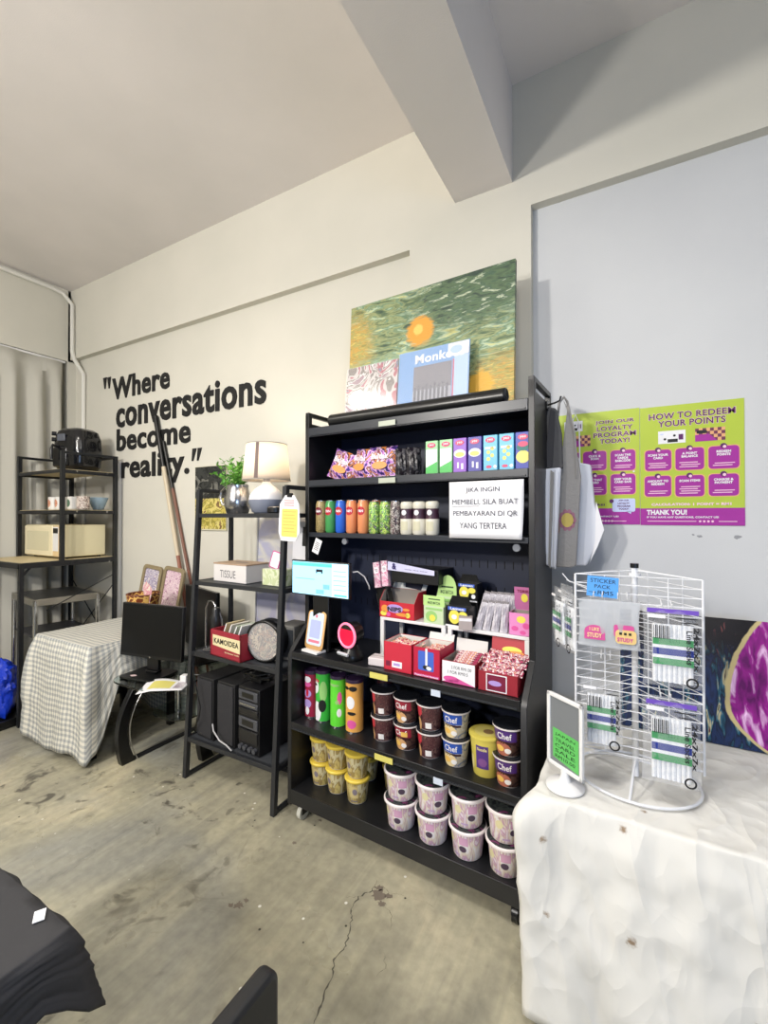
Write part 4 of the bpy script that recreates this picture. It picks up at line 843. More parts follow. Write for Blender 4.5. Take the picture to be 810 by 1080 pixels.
# ================================================================= right table with white cloth
TZ = .68; TX0, TX1, TY0, TY1 = -.262, 1.15, 1.372, 2.15
t = thing('display_table', 'folding table hidden beneath the white cloth at right', 'table', ((TX0+TX1)/2, (TY0+TY1)/2, 0))
B().bx(TX0+.01-(TX0+TX1)/2, (TX1-TX0)/2-.01, (TY0-TY1)/2+.01, (TY1-TY0)/2-.01, TZ-.03, TZ-.005).obj('tabletop', m('table_white', (200, 200, 200), .5), t)
for sx in (-1, 1):
    for sy in (-1, 1): B().cyl((sx*.64, sy*.33, 0), (sx*.66, sy*.34, TZ-.03), .014, 12).obj('leg', DKGREY, t)
def clothmat(name, c, stains=()):
    mt = m(name, c, .9, spec=.15); N, L = nodes(mt); b = N['Principled BSDF']; tc = N.new('ShaderNodeTexCoord')
    tot = None
    for (rx, ry, rz, sx, sz, sc_, am) in ((0, 25, 0, 2.0, 1.0, 3.2, 1.0), (0, -38, 0, 2.2, 1.0, 2.8, 1.0), (0, 72, 0, 1.9, .9, 2.6, .7), (0, 8, 0, 2.0, 1.1, 6.0, .3)):
        mp_ = N.new('ShaderNodeMapping'); mp_.inputs['Rotation'].default_value = (R(rx), R(ry), R(rz)); mp_.inputs['Scale'].default_value = (sx, 1.6, sz); L.new(tc.outputs['Object'], mp_.inputs['Vector'])
        n = N.new('ShaderNodeTexNoise'); n.inputs['Scale'].default_value = sc_; n.inputs['Detail'].default_value = 1.5; n.inputs['Roughness'].default_value = .4; n.inputs['Distortion'].default_value = .5; L.new(mp_.outputs['Vector'], n.inputs['Vector'])
        a_ = N.new('ShaderNodeMath'); a_.operation = 'SUBTRACT'; a_.inputs[1].default_value = .5; L.new(n.outputs['Fac'], a_.inputs[0]); b2 = N.new('ShaderNodeMath'); b2.operation = 'ABSOLUTE'; L.new(a_.outputs[0], b2.inputs[0])
        c_ = N.new('ShaderNodeMath'); c_.operation = 'MULTIPLY_ADD'; c_.inputs[1].default_value = -am; L.new(b2.outputs[0], c_.inputs[0])
        if tot is None: c_.inputs[2].default_value = 1
        else: L.new(tot, c_.inputs[2])
        tot = c_.outputs[0]
    bp = N.new('ShaderNodeBump'); bp.inputs['Strength'].default_value = .6; bp.inputs['Distance'].default_value = .05; L.new(tot, bp.inputs['Height']); L.new(bp.outputs['Normal'], b.inputs['Normal'])
    col = None
    rgb = N.new('ShaderNodeRGB'); rgb.outputs[0].default_value = lin(c); col = rgb.outputs[0]
    nn = N.new('ShaderNodeTexNoise'); nn.inputs['Scale'].default_value = 120; L.new(tc.outputs['Object'], nn.inputs['Vector'])
    for (x, y, z, r_) in stains:
        s0 = N.new('ShaderNodeVectorMath'); s0.operation = 'MULTIPLY'; s0.inputs[1].default_value = (1, 0 if y is None else 1, 0 if z is None else 1); L.new(tc.outputs['Object'], s0.inputs[0]); s1 = N.new('ShaderNodeVectorMath'); s1.operation = 'DISTANCE'; s1.inputs[1].default_value = (x, y or 0, z or 0); L.new(s0.outputs[0], s1.inputs[0])
        a = N.new('ShaderNodeMath'); a.operation = 'MULTIPLY_ADD'; L.new(nn.outputs['Fac'], a.inputs[0]); a.inputs[1].default_value = r_*1.8; L.new(s1.outputs['Value'], a.inputs[2])
        rr_ = ramp(N, [(r_*1.2, (255, 255, 255)), (min(.99, r_*2.0), (0, 0, 0))]); L.new(a.outputs[0], rr_.inputs['Fac'])
        q = N.new('ShaderNodeMix'); q.data_type = 'RGBA'; L.new(rr_.outputs['Color'], q.inputs[0]); L.new(col, q.inputs[6]); q.inputs[7].default_value = lin((150, 130, 108)); col = q.outputs[2]
    L.new(col, b.inputs['Base Color']); return mt
CLOTH = clothmat('white_cloth', (222, 221, 216), [(-.232, None, .578, .011), (-.012, None, .385, .013), (-.225, None, .365, .009), (-.03, None, .66, .010), (.005, None, .12, .011), (-.235, 1.46, None, .008), (.25, None, .3, .01), (.02, 1.44, None, .007)])
def drape(x0, x1, y0, y1, z, drop, mt, name, amp=.02, seed=0, flare=.03, nfold=11, sides='LFRB', uvs=False, hem=None, cornerf=None, rc=.02, wr=.006):
    """one cloth: top grid and skirts as a single surface around the table"""
    nx, ny, nt = 80, 50, 34
    b = B(); bm = b.bm; lay = bm.loops.layers.uv.verify()
    per = []
    for i in range(nx): per.append((x0+(x1-x0)*i/nx, y0, 0, -1))
    for j in range(ny): per.append((x1, y0+(y1-y0)*j/ny, 1, 0))
    for i in range(nx): per.append((x1-(x1-x0)*i/nx, y1, 0, 1))
    for j in range(ny): per.append((x0, y1-(y1-y0)*j/ny, -1, 0))
    def nrm(k):
        n_ = len(per); s_ = Vector((0, 0))
        for d in range(-4, 5): q = per[(k+d) % n_]; s_ += Vector((q[2], q[3]))
        return s_.normalized()
    top = {}
    def wz(x, y): return .0035*noise.noise((x*5+seed, y*5, 3))+.0025*abs(noise.noise((x*9+y*14+seed, y*3-x*4, 8)))
    V = [[bm.verts.new((x0+(x1-x0)*i/nx, y0+(y1-y0)*j/ny, z+wz(x0+(x1-x0)*i/nx, y0+(y1-y0)*j/ny))) for j in range(ny+1)] for i in range(nx+1)]
    for i in range(nx):
        for j in range(ny):
            f = b.face([V[i][j], V[i+1][j], V[i+1][j+1], V[i][j+1]], 0, True)
            for l in f.loops: l[lay].uv = (l.vert.co.x, l.vert.co.y)
    edge = [V[i][0] for i in range(nx)]+[V[nx][j] for j in range(ny)]+[V[nx-i][ny] for i in range(nx)]+[V[0][ny-j] for j in range(ny)]
    n_ = len(per); rows = [edge]; uvr = [[(v.co.x, v.co.y) for v in edge]]
    Ls = [0]
    for k in range(1, n_+1):
        a = per[k-1]; c = per[k % n_]; Ls.append(Ls[-1]+math.hypot(a[0]-c[0], a[1]-c[1]))
    for r in range(1, nt+1):
        tt = (r/nt)**1.45; row = []
        for k in range(n_):
            p = per[k]; nn_ = nrm(k); s_ = Ls[k]
            dk = drop(p[0], p[1], s_) if callable(drop) else drop
            if hem: dk += hem(s_)
            f = amp*tt**.7*(math.sin(s_*nfold+1.5*math.sin(s_*3.1+seed)+seed)+.5*math.sin(s_*nfold*2.3+seed*2))
            crn = 1-abs(abs(nn_.x)-abs(nn_.y))
            out = flare*tt**.8+.012*min(1, tt*8)+f+crn*(.05*math.sin(min(1, tt*1.4)*PI*.8) if not cornerf else cornerf(tt))
            out += wr*noise.noise((s_*14+seed, tt*9, 5))+wr*.7*abs(noise.noise((s_*30, tt*16+s_*6, 2)))
            row.append(bm.verts.new((p[0]+nn_.x*out, p[1]+nn_.y*out, max(.012, z-.004*min(1, tt*20)-dk*tt))))
        rows.append(row)
    for r in range(nt):
        for k in range(n_):
            k2 = (k+1) % n_
            f = b.face([rows[r][k], rows[r+1][k], rows[r+1][k2], rows[r][k2]], 0, True)
            if f:
                uvq = ((k, r), (k, r+1), (k+1, r+1), (k+1, r)); 
                for l, (kk, r_) in zip(f.loops, uvq): l[lay].uv = (Ls[kk]+x0, y0-(r_/nt)**1.45*.68)
    return b.obj(name, mt, None, solid=.002, normals=False, sharp=180)
tc_ = drape(TX0, TX1, TY0, TY1, TZ, .635, CLOTH, 'white_tablecloth', amp=.011, seed=2.2, flare=.015, nfold=17, hem=lambda s_: .01*math.sin(s_*6), cornerf=lambda t_: .085*(1-math.exp(-t_*28))*math.exp(-t_*2.0))
tag(tc_, 'creased white tablecloth with small brown spots draped over the right table', 'tablecloth')

# ---- framed sign on the table
t = thing('table_sign', 'white framed table sign with green handwritten note beside the wire rack', 'sign', (-.186, 1.448, TZ+.006), R(-36))
B().lathe([(.055, 0), (.055, .004), (.045, .012), (.018, .018), (.012, .035), (.012, .05)], 32).obj('sign_foot', WHITE, t)
f = B(); wS, hS = .068, .21
f.bx(-wS, wS, -.005, .005, .045, .057).bx(-wS, wS, -.005, .005, .045+hS, .057+hS).bx(-wS, -wS+.012, -.005, .005, .045, .057+hS).bx(wS-.012, wS, -.005, .005, .045, .057+hS); f.obj('sign_frame', WHITE, t, bevel=.002)
B().bx(-wS+.011, wS-.011, -.001, .002, .056, .046+hS).obj('sign_panel', m('panel_grey', (120, 124, 128), .3), t)
g = B(); q = flat(2, -.001); g.poly([(-.045, .072), (.053, .060), (.053, .158), (-.045, .162)], 0, q)
for i, s_ in enumerate(('JAPAN', 'TRAVEL', 'CARD', 'SALE', 'RM10.00')): g.text(s_, -.036, .040, .140-.0165*i, .150-.0165*i, 1, flat(3, -.001), .0)
g.obj('green_note', [m('note_green', (96, 190, 96), .6), INK], t)

# ---- wire spinner rack
t = thing('wire_rack', 'white wire spinner rack with bags of socks on the white table', 'wire rack', (0, 1.60, TZ+.006), R(2))
z0, z1 = .10, .635
A_ = (-.165, -.075); Bq = (.165, -.075); Cq = (0, .155)
WIRE = m('wire_white', (226, 228, 232), .35)
for (pa, pb, nm) in ((A_, Bq, 'front'), (Bq, Cq, 'right'), (Cq, A_, 'left')):
    b = B()
    for k in range(21):
        z = z0+(z1-z0)*k/20; b.tube([(pa[0], pa[1], z), (pb[0], pb[1], z)], .0015, 6)
    for f_ in (.25, .75): b.tube([(pa[0]+(pb[0]-pa[0])*f_, pa[1]+(pb[1]-pa[1])*f_, z0), (pa[0]+(pb[0]-pa[0])*f_, pa[1]+(pb[1]-pa[1])*f_, z1)], .0018, 6)
    b.obj('wire_panel', WIRE, t)
for p in (A_, Bq, Cq): B().tube([(p[0], p[1], z0-.01), (p[0], p[1], z1)], .0035, 8).obj('corner_post', WIRE, t)
B().cyl((0, 0, .01), (0, 0, .655), .009, 16).cyl((0, 0, .63), (0, 0, .638), .018, 16).obj('centre_pole', WIRE, t)
B().cyl((0, 0, .655), (0, 0, .668), .012, 16).obj('pole_cap', BLK2, t)
b = B()
for p in (A_, Bq, Cq):
    b.tube([(0, 0, z1+.012), (p[0], p[1], z1)], .0018, 6); b.tube([(0, 0, z0), (p[0], p[1], z0)], .0018, 6)
b.obj('spokes', WIRE, t)
b = B().tube([(.17*math.cos(a*PI/24), .15*math.sin(a*PI/24), .006) for a in range(48)], .004, 8, closed=True)
for k in range(3): a = 2*PI*k/3+.4; b.tube([(.17*math.cos(a), .15*math.sin(a), .006), (.08*math.cos(a), .07*math.sin(a), .04), (0, 0, .06)], .004, 8)
b.obj('rack_base', WIRE, t)
def peg(px, pz, dy=-.075, d=.05):
    return B().tube([(px-.012, dy, pz+.012), (px-.012, dy-d, pz), (px-.012, dy-d-.004, pz+.01)], .0016, 6).tube([(px+.012, dy, pz+.012), (px+.012, dy-d, pz), (px+.012, dy-d-.004, pz+.01)], .0016, 6).obj('peg', WIRE, t)
for px, pz in ((-.10, .575), (-.035, .575), (.075, .56), (-.08, .395), (.07, .31)): peg(px, pz)
pg = B().tube([(-.12, .01, .58), (-.19, .0, .60), (-.21, -.002, .625)], .002, 6).tube([(-.12, .02, .57), (-.20, .03, .60)], .002, 6).obj('peg', WIRE, t)
ry_ = lambda lx, ly: (lx*math.cos(R(2))-ly*math.sin(R(2)), 1.60+lx*math.sin(R(2))+ly*math.cos(R(2)))
SOCK = mprint('sock_white', [(236, 238, 242), (226, 230, 236)], 60); GRN = m('sock_green', (70, 150, 96), .7); NAV = m('sock_navy', (34, 52, 140), .7)
def sockbag(lb, lx, ly, z, w, h, purple=True, rz=0, rx=0, group='bags of striped socks on the wire rack', full=True):
    X, Y = ry_(lx, ly)
    t = thing('sock_bag', lb, 'bag', (X, Y, z), 0, group, (R(rx), 0, R(2+rz)))
    b = pillow(w, h, .036, 12, 12); b.obj('bag_film', CLEAR, t)
    bb = B(); n = 8; ww = w*.66
    for i in range(n):
        x0 = -ww/2+ww*i/n; bb.tube([(x0+ww/n/2, 0, h*.06), (x0+ww/n/2, -.003, h*.4), (x0+ww/n/2, 0, h*.76)], ww/n*.56, 8)
    bb.obj('socks', SOCK, t)
    g = B(); yq = -.0125
    def q(k): return lambda x, z_: (x, yq-.0006*k, z_)
    g.rect(-ww/2, ww/2, h*.30, h*.62, 0, q(0)); g.rect(-ww/2, ww/2, h*.40, h*.48, 2, q(1)); g.rect(-ww/2, ww/2, h*.28, h*.36, 1, q(1)); g.rect(-ww/2, ww/2, h*.52, h*.60, 1, q(1)); g.obj('sock_stripes', [SOCK, GRN, NAV], t)
    g = B(); yq2 = -.020
    def q2(k): return lambda x, z_: (x, yq2-.0006*k, z_)
    if purple: g.rect(-w*.42, w*.42, h*.90, h*.955, 0, lambda x, z_: (x, -.006, z_))
    g.rect(-w*.42, -w*.12, h*.84, h*.885, 1, lambda x, z_: (x, -.012, z_)); g.rect(w*.05, w*.4, h*.85, h*.862, 2, lambda x, z_: (x, -.012, z_)); g.rect(w*.12, w*.4, h*.80, h*.812, 2, lambda x, z_: (x, -.014, z_))
    rot = lambda u, v: (w*.21+v, yq2-.001, h*.72-u); g.text('Line Socks', 0, h*.40, 0, w*.10, 2, rot, .02)
    rot2 = lambda u, v: (w*.33+v, yq2+.002, h*.76-u); g.text('24x7x7x', 0, h*.52, 0, w*.085, 2, rot2, .03)
    for i in range(9): g.rect(-w*.32+.0045*i, -w*.32+.0045*i+.0014*(1+i % 2), h*.60, h*.76, 2, q2(0))
    for i in range(4): g.rect(-w*.05+.007*i, -w*.047+.007*i, h*.56, h*.74, 2, q2(0))
    for a in range(24):
        a0 = 2*PI*a/24; a1 = 2*PI*(a+1)/24; cx, cz, ra, rb_ = w*.30, h*.10, .0145, .010
        g.poly([(cx+ra*math.cos(a0), cz+ra*math.sin(a0)), (cx+ra*math.cos(a1), cz+ra*math.sin(a1)), (cx+rb_*math.cos(a1), cz+rb_*math.sin(a1)), (cx+rb_*math.cos(a0), cz+rb_*math.sin(a0))], 2, q2(0))
    g.obj('bag_print', [m('zip_purple', (112, 80, 186), .4), PAPER, INK], t)
    return t
sockbag('upper right bag of striped white socks with purple zip strip', .087, -.122, .345+TZ, .145, .228)
sockbag('lower right bag of striped white socks with purple zip strip', .082, -.125, .075+TZ, .142, .242)
sockbag('striped sock bag at lower left of the rack without purple strip', -.092, -.120, .135+TZ, .115, .205, purple=False)
sockbag('sock bag jutting left of the rack, nearest the shelf', -.215, -.02, .395+TZ, .10, .19, purple=False, rz=-62); sockbag('sock bag jutting left of the rack, next to the nearest-shelf one', -.182, -.045, .385+TZ, .10, .19, purple=False, rz=-62); sockbag('sock bag jutting left of the rack, closest to the corner post', -.20, .03, .40+TZ, .10, .19, purple=False, rz=-62)
X, Y = ry_(-.072, -.118)
t = thing('sticker_pack', 'clear bag with pink and yellow stickers at the rack upper left', 'sticker pack', (X, Y, TZ+.432), R(2))
pillow(.165, .14, .012, 10, 8).obj('bag_film', m('film_grey', (206, 210, 216), .2, alpha=.5), t)
for sx, mt_, nm in ((-.037, m('sticker_pink', (206, 84, 150), .4), 0), (.04, m('sticker_yellow', (226, 196, 130), .4), 1)):
    g = B(); q = flat(1, -.006); 
    if nm == 0: g.poly([(sx-.028, .022), (sx+.028, .022), (sx+.028, .045)]+[(sx+.028*math.cos(a*PI/12), .045+.02*math.sin(a*PI/12)) for a in range(1, 12)]+[(sx-.028, .045)], 0, q)
    else: g.rrect(sx-.026, sx+.026, .036, .072, .006, 2, q); g.rrect(sx-.022, sx+.032, .018, .058, .01, 0, flat(2, -.006)); 
    q3 = flat(4, -.006)
    if nm == 0: g.text('I LIKE', sx-.014, sx+.012, .048, .058, 1, q3, .04); g.text('STUDY', sx-.02, sx+.02, .028, .042, 1, q3, .04)
    else:
        g.text('STUDY', sx-.017, sx+.024, .024, .036, 2, q3, .04)
        for i in range(3): g.rect(sx-.012+.012*i, sx-.005+.012*i, .044, .051, 3, q3)
    g.obj('sticker', [mt_, m('sticker_cream', (240, 206, 160), .4), MC['sticker_pink'], INK], t)
X, Y = ry_(-.09, -.082)
t = thing('blue_price_card', 'blue handwritten card reading sticker pack clipped to the rack top', 'price card', (X, Y, TZ+.575), 0, None, (0, R(3), R(2)))
B().bx(-.043, .043, -.001, .001, 0, .062).obj('card', m('card_blue', (86, 160, 232), .6), t)
g = B(); q = flat(1, -.001); g.text('STICKER', -.034, .036, .043, .055, 0, q, .0); g.text('PACK', -.022, .022, .026, .037, 0, q, .0); g.text('RM5', -.012, .030, .007, .019, 0, q, .0); g.rect(-.038, -.022, .012, .0135, 0, q); g.poly([(-.024, .017), (-.024, .009), (-.017, .013)], 0, q); g.obj('card_lettering', INK, t)

# ---- dark canvas with purple leaning behind the rack
def agate():
    mt = m('canvas_agate', (30, 40, 70), .25); N, L = nodes(mt); b = N['Principled BSDF']; tc = N.new('ShaderNodeTexCoord')
    sx = N.new('ShaderNodeSeparateXYZ'); L.new(tc.outputs['Object'], sx.inputs[0])
    def nz(s_, d, di, sc):
        mp = N.new('ShaderNodeMapping'); mp.inputs['Scale'].default_value = sc; mp.inputs['Rotation'].default_value = (0, R(14), 0); L.new(tc.outputs['Object'], mp.inputs['Vector'])
        n = N.new('ShaderNodeTexNoise'); n.inputs['Scale'].default_value = s_; n.inputs['Detail'].default_value = d; n.inputs['Distortion'].default_value = di; L.new(mp.outputs['Vector'], n.inputs['Vector']); return n.outputs['Fac']
    streak = ramp(N, [(.3, (14, 14, 22)), (.45, (30, 50, 92)), (.55, (20, 26, 44)), (.62, (40, 96, 120)), (.68, (190, 180, 140)), (.72, (20, 20, 30)), (.8, (130, 40, 80))]); L.new(nz(17, 8, .7, (2.6, 1, .6)), streak.inputs['Fac'])
    purp = ramp(N, [(.35, (96, 16, 96)), (.55, (150, 30, 140)), (.74, (236, 200, 236))]); L.new(nz(14, 6, .8, (2.6, 1, .8)), purp.inputs['Fac'])
    # boundary: curve u = x - f(z)
    def mth(op, a, b_=None, c=None):
        q = N.new('ShaderNodeMath'); q.operation = op
        for i, v in enumerate((a, b_, c)):
            if v is None: continue
            if isinstance(v, (int, float)): q.inputs[i].default_value = v
            else: L.new(v, q.inputs[i])
        return q.outputs[0]
    zz = mth('SUBTRACT', sx.outputs['Z'], .14); zp = mth('MAXIMUM', zz, 0.); zn = mth('MINIMUM', zz, 0.); f = mth('MULTIPLY_ADD', mth('MULTIPLY', zp, zp), 1.15, .095); f = mth('MULTIPLY_ADD', mth('MULTIPLY', zn, zn), 5.5, f)
    topd = mth('MULTIPLY_ADD', sx.outputs['Z'], 2.4, -.35)
    u = mth('SUBTRACT', sx.outputs['X'], f); u = mth('MULTIPLY_ADD', nz(30, 3, 0, (1, 1, 1)), .012, u)
    def mask(v, a, c):
        r = ramp(N, [(a, (0, 0, 0)), (c, (255, 255, 255))]); sh = mth('ADD', v, .5); L.new(sh, r.inputs['Fac']); return r.outputs['Color']
    def mix(a, b_, f_):
        q = N.new('ShaderNodeMix'); q.data_type = 'RGBA'; L.new(f_, q.inputs[0])
        for s_, v in ((6, a), (7, b_)): L.new(v, q.inputs[s_]) if not isinstance(v, tuple) else setattr(q.inputs[s_], 'default_value', v)
        return q.outputs[2]
    blk = ramp(N, [(.3, (12, 12, 16)), (.62, (24, 22, 30)), (.68, (110, 60, 60)), (.74, (30, 30, 34))]); L.new(nz(20, 6, .7, (2.6, 1, .6)), blk.inputs['Fac']); rb2 = ramp(N, [(.2, (0, 0, 0)), (.55, (255, 255, 255))]); L.new(topd, rb2.inputs['Fac'])
    col = mix(streak.outputs['Color'], blk.outputs['Color'], rb2.outputs['Color'])
    col = mix(col, lin((196, 180, 130)), mask(u, .497, .499)); col = mix(col, purp.outputs['Color'], mask(u, .512, .515))
    L.new(col, b.inputs['Base Color']); return mt
t = thing('dark_canvas', 'glossy black, blue and purple canvas leaning behind the wire rack', 'painting', (.20, 1.985, TZ+.006), 0, None, (R(-22.5), 0, 0))
B().bx(-.255, .235, 0, .018, 0, .455).obj('canvas', agate(), t, bevel=.002)
B().bx(-.245, .225, .0185, .03, .01, .44).obj('stretcher', WOOD, t)
# ================================================================= ladder shelf
LX0, LX1, LYB = -2.262, -1.588, 2.02
fy = lambda z: 1.695+.088*z/1.66
FR = m('ladder_frame', (38, 40, 44), .45); FB = m('ladder_board', (58, 61, 66), .6)
t = thing('ladder_shelf', 'black metal ladder shelf with four boards left of the display shelf', 'shelf', ((LX0+LX1)/2, 1.86, 0)); cx, cy = (LX0+LX1)/2, 1.86
for x in (LX0, LX1):
    lx = x-cx; B().bar((lx, fy(0)-cy, 0), (lx, fy(1.66)-cy, 1.66), .026, .026).obj('leg', FR, t); B().bar((lx, LYB-cy, 0), (lx, LYB-cy, 1.66), .022, .022).obj('leg', FR, t)
    B().bx(lx-.011, lx+.011, fy(1.65)-cy, LYB-cy, 1.645, 1.667).obj('side_rail', FR, t); B().bx(lx-.01, lx+.01, fy(0)-cy, LYB-cy, .003, .02).obj('side_rail', FR, t)
B().bx(LX0-cx, LX1-cx, LYB-.01-cy, LYB+.01-cy, .003, .022).obj('back_rail', FR, t)
LZ = (1.517, 1.122, .715, .228)
for z in LZ:
    b = B(); b.bx(LX0-cx+.012, LX1-cx-.012, fy(z)-cy+.012, LYB-cy-.01, z-.014, z); k = b.obj('shelf_board', FB, t, bevel=.001)
    b = B(); b.bx(LX0-cx, LX1-cx, fy(z)-cy-.010, fy(z)-cy+.012, z-.022, z+.002)
    for x in (LX0, LX1): b.bx(x-cx-.01, x-cx+.01, fy(z)-cy, LYB-cy, z-.022, z+.002)
    b.obj('shelf_frame', FR, t, bevel=.001)
# steel pitcher
t = thing('steel_pitcher', 'brushed steel pitcher holding leafy green sprigs', 'pitcher', (-2.045, 1.875, LZ[0]+.001))
B().lathe([(.055, 0), (.063, .006), (.076, .045), (.078, .085), (.068, .125), (.062, .15), (.064, .168), (.061, .168), (.058, .15), (.064, .12), (.07, .06), (.001, .02)], 36, caps=True).obj('pitcher_body', STEEL, t)
B().tube([(-.062, 0, .150), (-.10, 0, .162), (-.138, -.004, .135), (-.14, -.006, .09), (-.12, -.006, .055), (-.078, 0, .045)], .007, 10).obj('handle', STEEL, t)
B().prism([(.045, .14), (.075, .17), (.045, .168)], -.018, .018).obj('spout', STEEL, t, bevel=.004)
t = thing('leafy_plant', 'green leafy sprigs standing in the steel pitcher', 'plant', (-2.05, 1.875, LZ[0]+.12)); r_ = random.Random(5)
st_ = B(); lf = B()
for i in range(36):
    a = r_.uniform(0, 2*PI); sp = r_.uniform(.02, .135)*(1.3 if math.cos(a) < .1 else 1.1); h = r_.uniform(.09, .235)-sp*.25
    pts = [(0.02*math.cos(a), .02*math.sin(a), -.07), (.3*sp*math.cos(a), .3*sp*math.sin(a), .5*h), (sp*math.cos(a), sp*math.sin(a)*.7, h)]
    st_.tube(pts, .0018, 5)
    for k in range(15):
        u = .35+.65*k/14; j = 1 if u > .5 else 0; p = Vector(pts[1]).lerp(Vector(pts[2]), (u-.5)*2) if u > .5 else Vector(pts[0]).lerp(Vector(pts[1]), u*2)
        d = Vector((r_.uniform(-1, 1), r_.uniform(-1, 1), r_.uniform(-.1, .9))).normalized(); L_ = r_.uniform(.022, .036); s_ = d.cross(Vector((r_.uniform(-1, 1), r_.uniform(-1, 1), 1))).normalized()*L_*.34; up = d.cross(s_).normalized()*L_*.12
        V = [lf.bm.verts.new(q) for q in (p, p+d*L_*.45+s_+up, p+d*L_, p+d*L_*.45-s_+up, p+d*L_*.5-up*.3)]
        lf.face([V[0], V[1], V[4]], k % 2); lf.face([V[1], V[2], V[4]], k % 2); lf.face([V[2], V[3], V[4]], k % 2); lf.face([V[3], V[0], V[4]], k % 2)
st_.obj('stems', m('stem_green', (86, 130, 50), .6), t); lf.obj('leaves', [m('leaf_green', (92, 160, 56), .5), m('leaf_light', (132, 188, 84), .5)], t, normals=False)
# lamp
lx, ly = -1.825, 1.885
t = thing('table_lamp', 'lit white table lamp with grey glazed round base and fabric shade', 'lamp', (lx, ly, LZ[0]+.001))
B().lathe([(.065, 0), (.08, .01), (.097, .06), (.098, .078)], 40).obj('lamp_base', m('glaze_grey', (128, 134, 150), .35), t)
B().lathe([(.098, .078), (.092, .105), (.065, .14), (.03, .165), (.022, .18)], 40).obj('base_top', m('glaze_white', (226, 226, 230), .3), t)
B().lathe([(.017, .178), (.02, .19), (.016, .21), (.016, .25)], 20).obj('lamp_socket', m('socket_grey', (170, 170, 172), .4), t)
SHD = bpy.data.materials.new('lamp_shade_fabric'); SHD.use_nodes = True; N, L = nodes(SHD); N.remove(N['Principled BSDF']); o_ = N['Material Output']
d1 = N.new('ShaderNodeBsdfDiffuse'); d1.inputs[0].default_value = lin((232, 224, 214)); d2 = N.new('ShaderNodeBsdfTranslucent'); d2.inputs[0].default_value = lin((240, 232, 220)); mx = N.new('ShaderNodeMixShader'); mx.inputs[0].default_value = .5
L.new(d1.outputs[0], mx.inputs[1]); L.new(d2.outputs[0], mx.inputs[2]); L.new(mx.outputs[0], o_.inputs[0])
B().surf(lambda a, c: ((.134-.022*c)*math.cos(a*2*PI), (.134-.022*c)*math.sin(a*2*PI), .188+.205*c), 48, 6, wrap=True).obj('lamp_shade', SHD, t, solid=.002)
g = B(); g.rect(-.006, .014, .192, .39, 0, lambda x, z: ((.1365-.022*(z-.188)/.205)*math.sin(x/.12+.30), -(.1365-.022*(z-.188)/.205)*math.cos(x/.12+.30), z), 4); g.obj('shade_seam', m('seam_grey', (120, 104, 100), .8), t)
for zz, rr_ in ((.188, .1345), (.393, .1125)): B().tube([(rr_*math.cos(a*PI/24), rr_*math.sin(a*PI/24), zz) for a in range(48)], .0022, 6, closed=True).obj('shade_rim', m('rim_grey', (150, 146, 144), .5), t)
bl = bmesh.new(); bmesh.ops.create_uvsphere(bl, u_segments=20, v_segments=12, radius=.03); q = B(); q.bm.free(); q.bm = bl
for f in bl.faces: f.smooth = True
q.obj('bulb', m('bulb_glow', (255, 236, 205), .3, emit=6), t, (0, 0, .275))
lp = bpy.data.lights.new('lamp_light', 'POINT'); lp.energy = 2.4; lp.color = (1, .86, .68); lp.shadow_soft_size = .035; lo = bpy.data.objects.new('lamp_light', lp); C.objects.link(lo); lo.location = (lx, ly, LZ[0]+.335)
# black disk, note
t = thing('round_holder', 'small black round holder beside the lamp base', 'holder', (-1.69, 1.815, LZ[0]+.002)); B().lathe([(.04, 0), (.046, .006), (.046, .030), (.038, .036), (.001, .036)], 28).obj('holder_body', BLK2, t); B().bx(.04, .078, -.012, .012, .008, .026).obj('holder_tab', BLK2, t, bevel=.004)
t = thing('yellow_note', 'yellow and white handwritten note hung on the ladder shelf corner', 'note', (-1.545, 1.755, 1.375), 0, None, (R(0), R(2), 0))
P_ = [(-.052, 0), (.044, 0), (.072, .05), (.062, .19), (.03, .235), (-.03, .235), (-.066, .19), (-.07, .045)]
B().prism(P_, -.0015, .0015).obj('note_paper', PAPER, t); g = B(); q = flat(1, -.0015); g.rrect(-.05, .055, .022, .165, .008, 0, q)
for k in range(7): g.rect(-.04, .045-.01*(k % 2), .15-.017*k, .1515-.017*k, 1, flat(2, -.0015))
for k in range(3): g.rect(-.035, .03, .205-.012*k, .210-.012*k, 2, q)
g.obj('note_print', [m('note_yellow', (226, 212, 110), .6), m('note_ink', (150, 130, 60), .7), m('note_pink', (220, 140, 140), .6)], t); B().box((0, .0, .236), (.03, .012, .02)).obj('note_clip', BLK2, t)
# tissue box etc.
t = thing('tissue_box', 'white tissue box with brown lid lettered TISSUE', 'tissue box', (-2.02, 1.865, LZ[1]+.003), R(-3)); B().bx(-.145, .135, -.065, .105, 0, .098).obj('box_body', m('tissue_white', (218, 214, 212), .6), t, bevel=.002)
B().bx(-.147, .137, -.067, .107, .098, .106).obj('box_lid', m('tissue_lid', (176, 150, 126), .6), t, bevel=.001); g = B(); g.text('TISSUE', -.088, .048, .022, .066, 0, flat(1, -.065), .0); g.disc(0, .02, .06, 0, lambda x, z: (x, z, .1066), .014); g.obj('box_lettering', m('tissue_ink', (100, 98, 104), .6), t)
t = thing('green_box', 'small pale green box with card at the right of the tissue box', 'box', (-1.70, 1.86, LZ[1]+.003), R(-3)); B().bx(-.09, .07, -.045, .05, 0, .088).obj('box_body', mprint('box_greenish', [(196, 206, 160), (214, 220, 190), (180, 196, 140)], 14, .6), t, bevel=.002); B().bx(-.088, .068, -.043, .048, .0885, .090).obj('box_lid', m('box_pale', (210, 214, 200), .6), t)
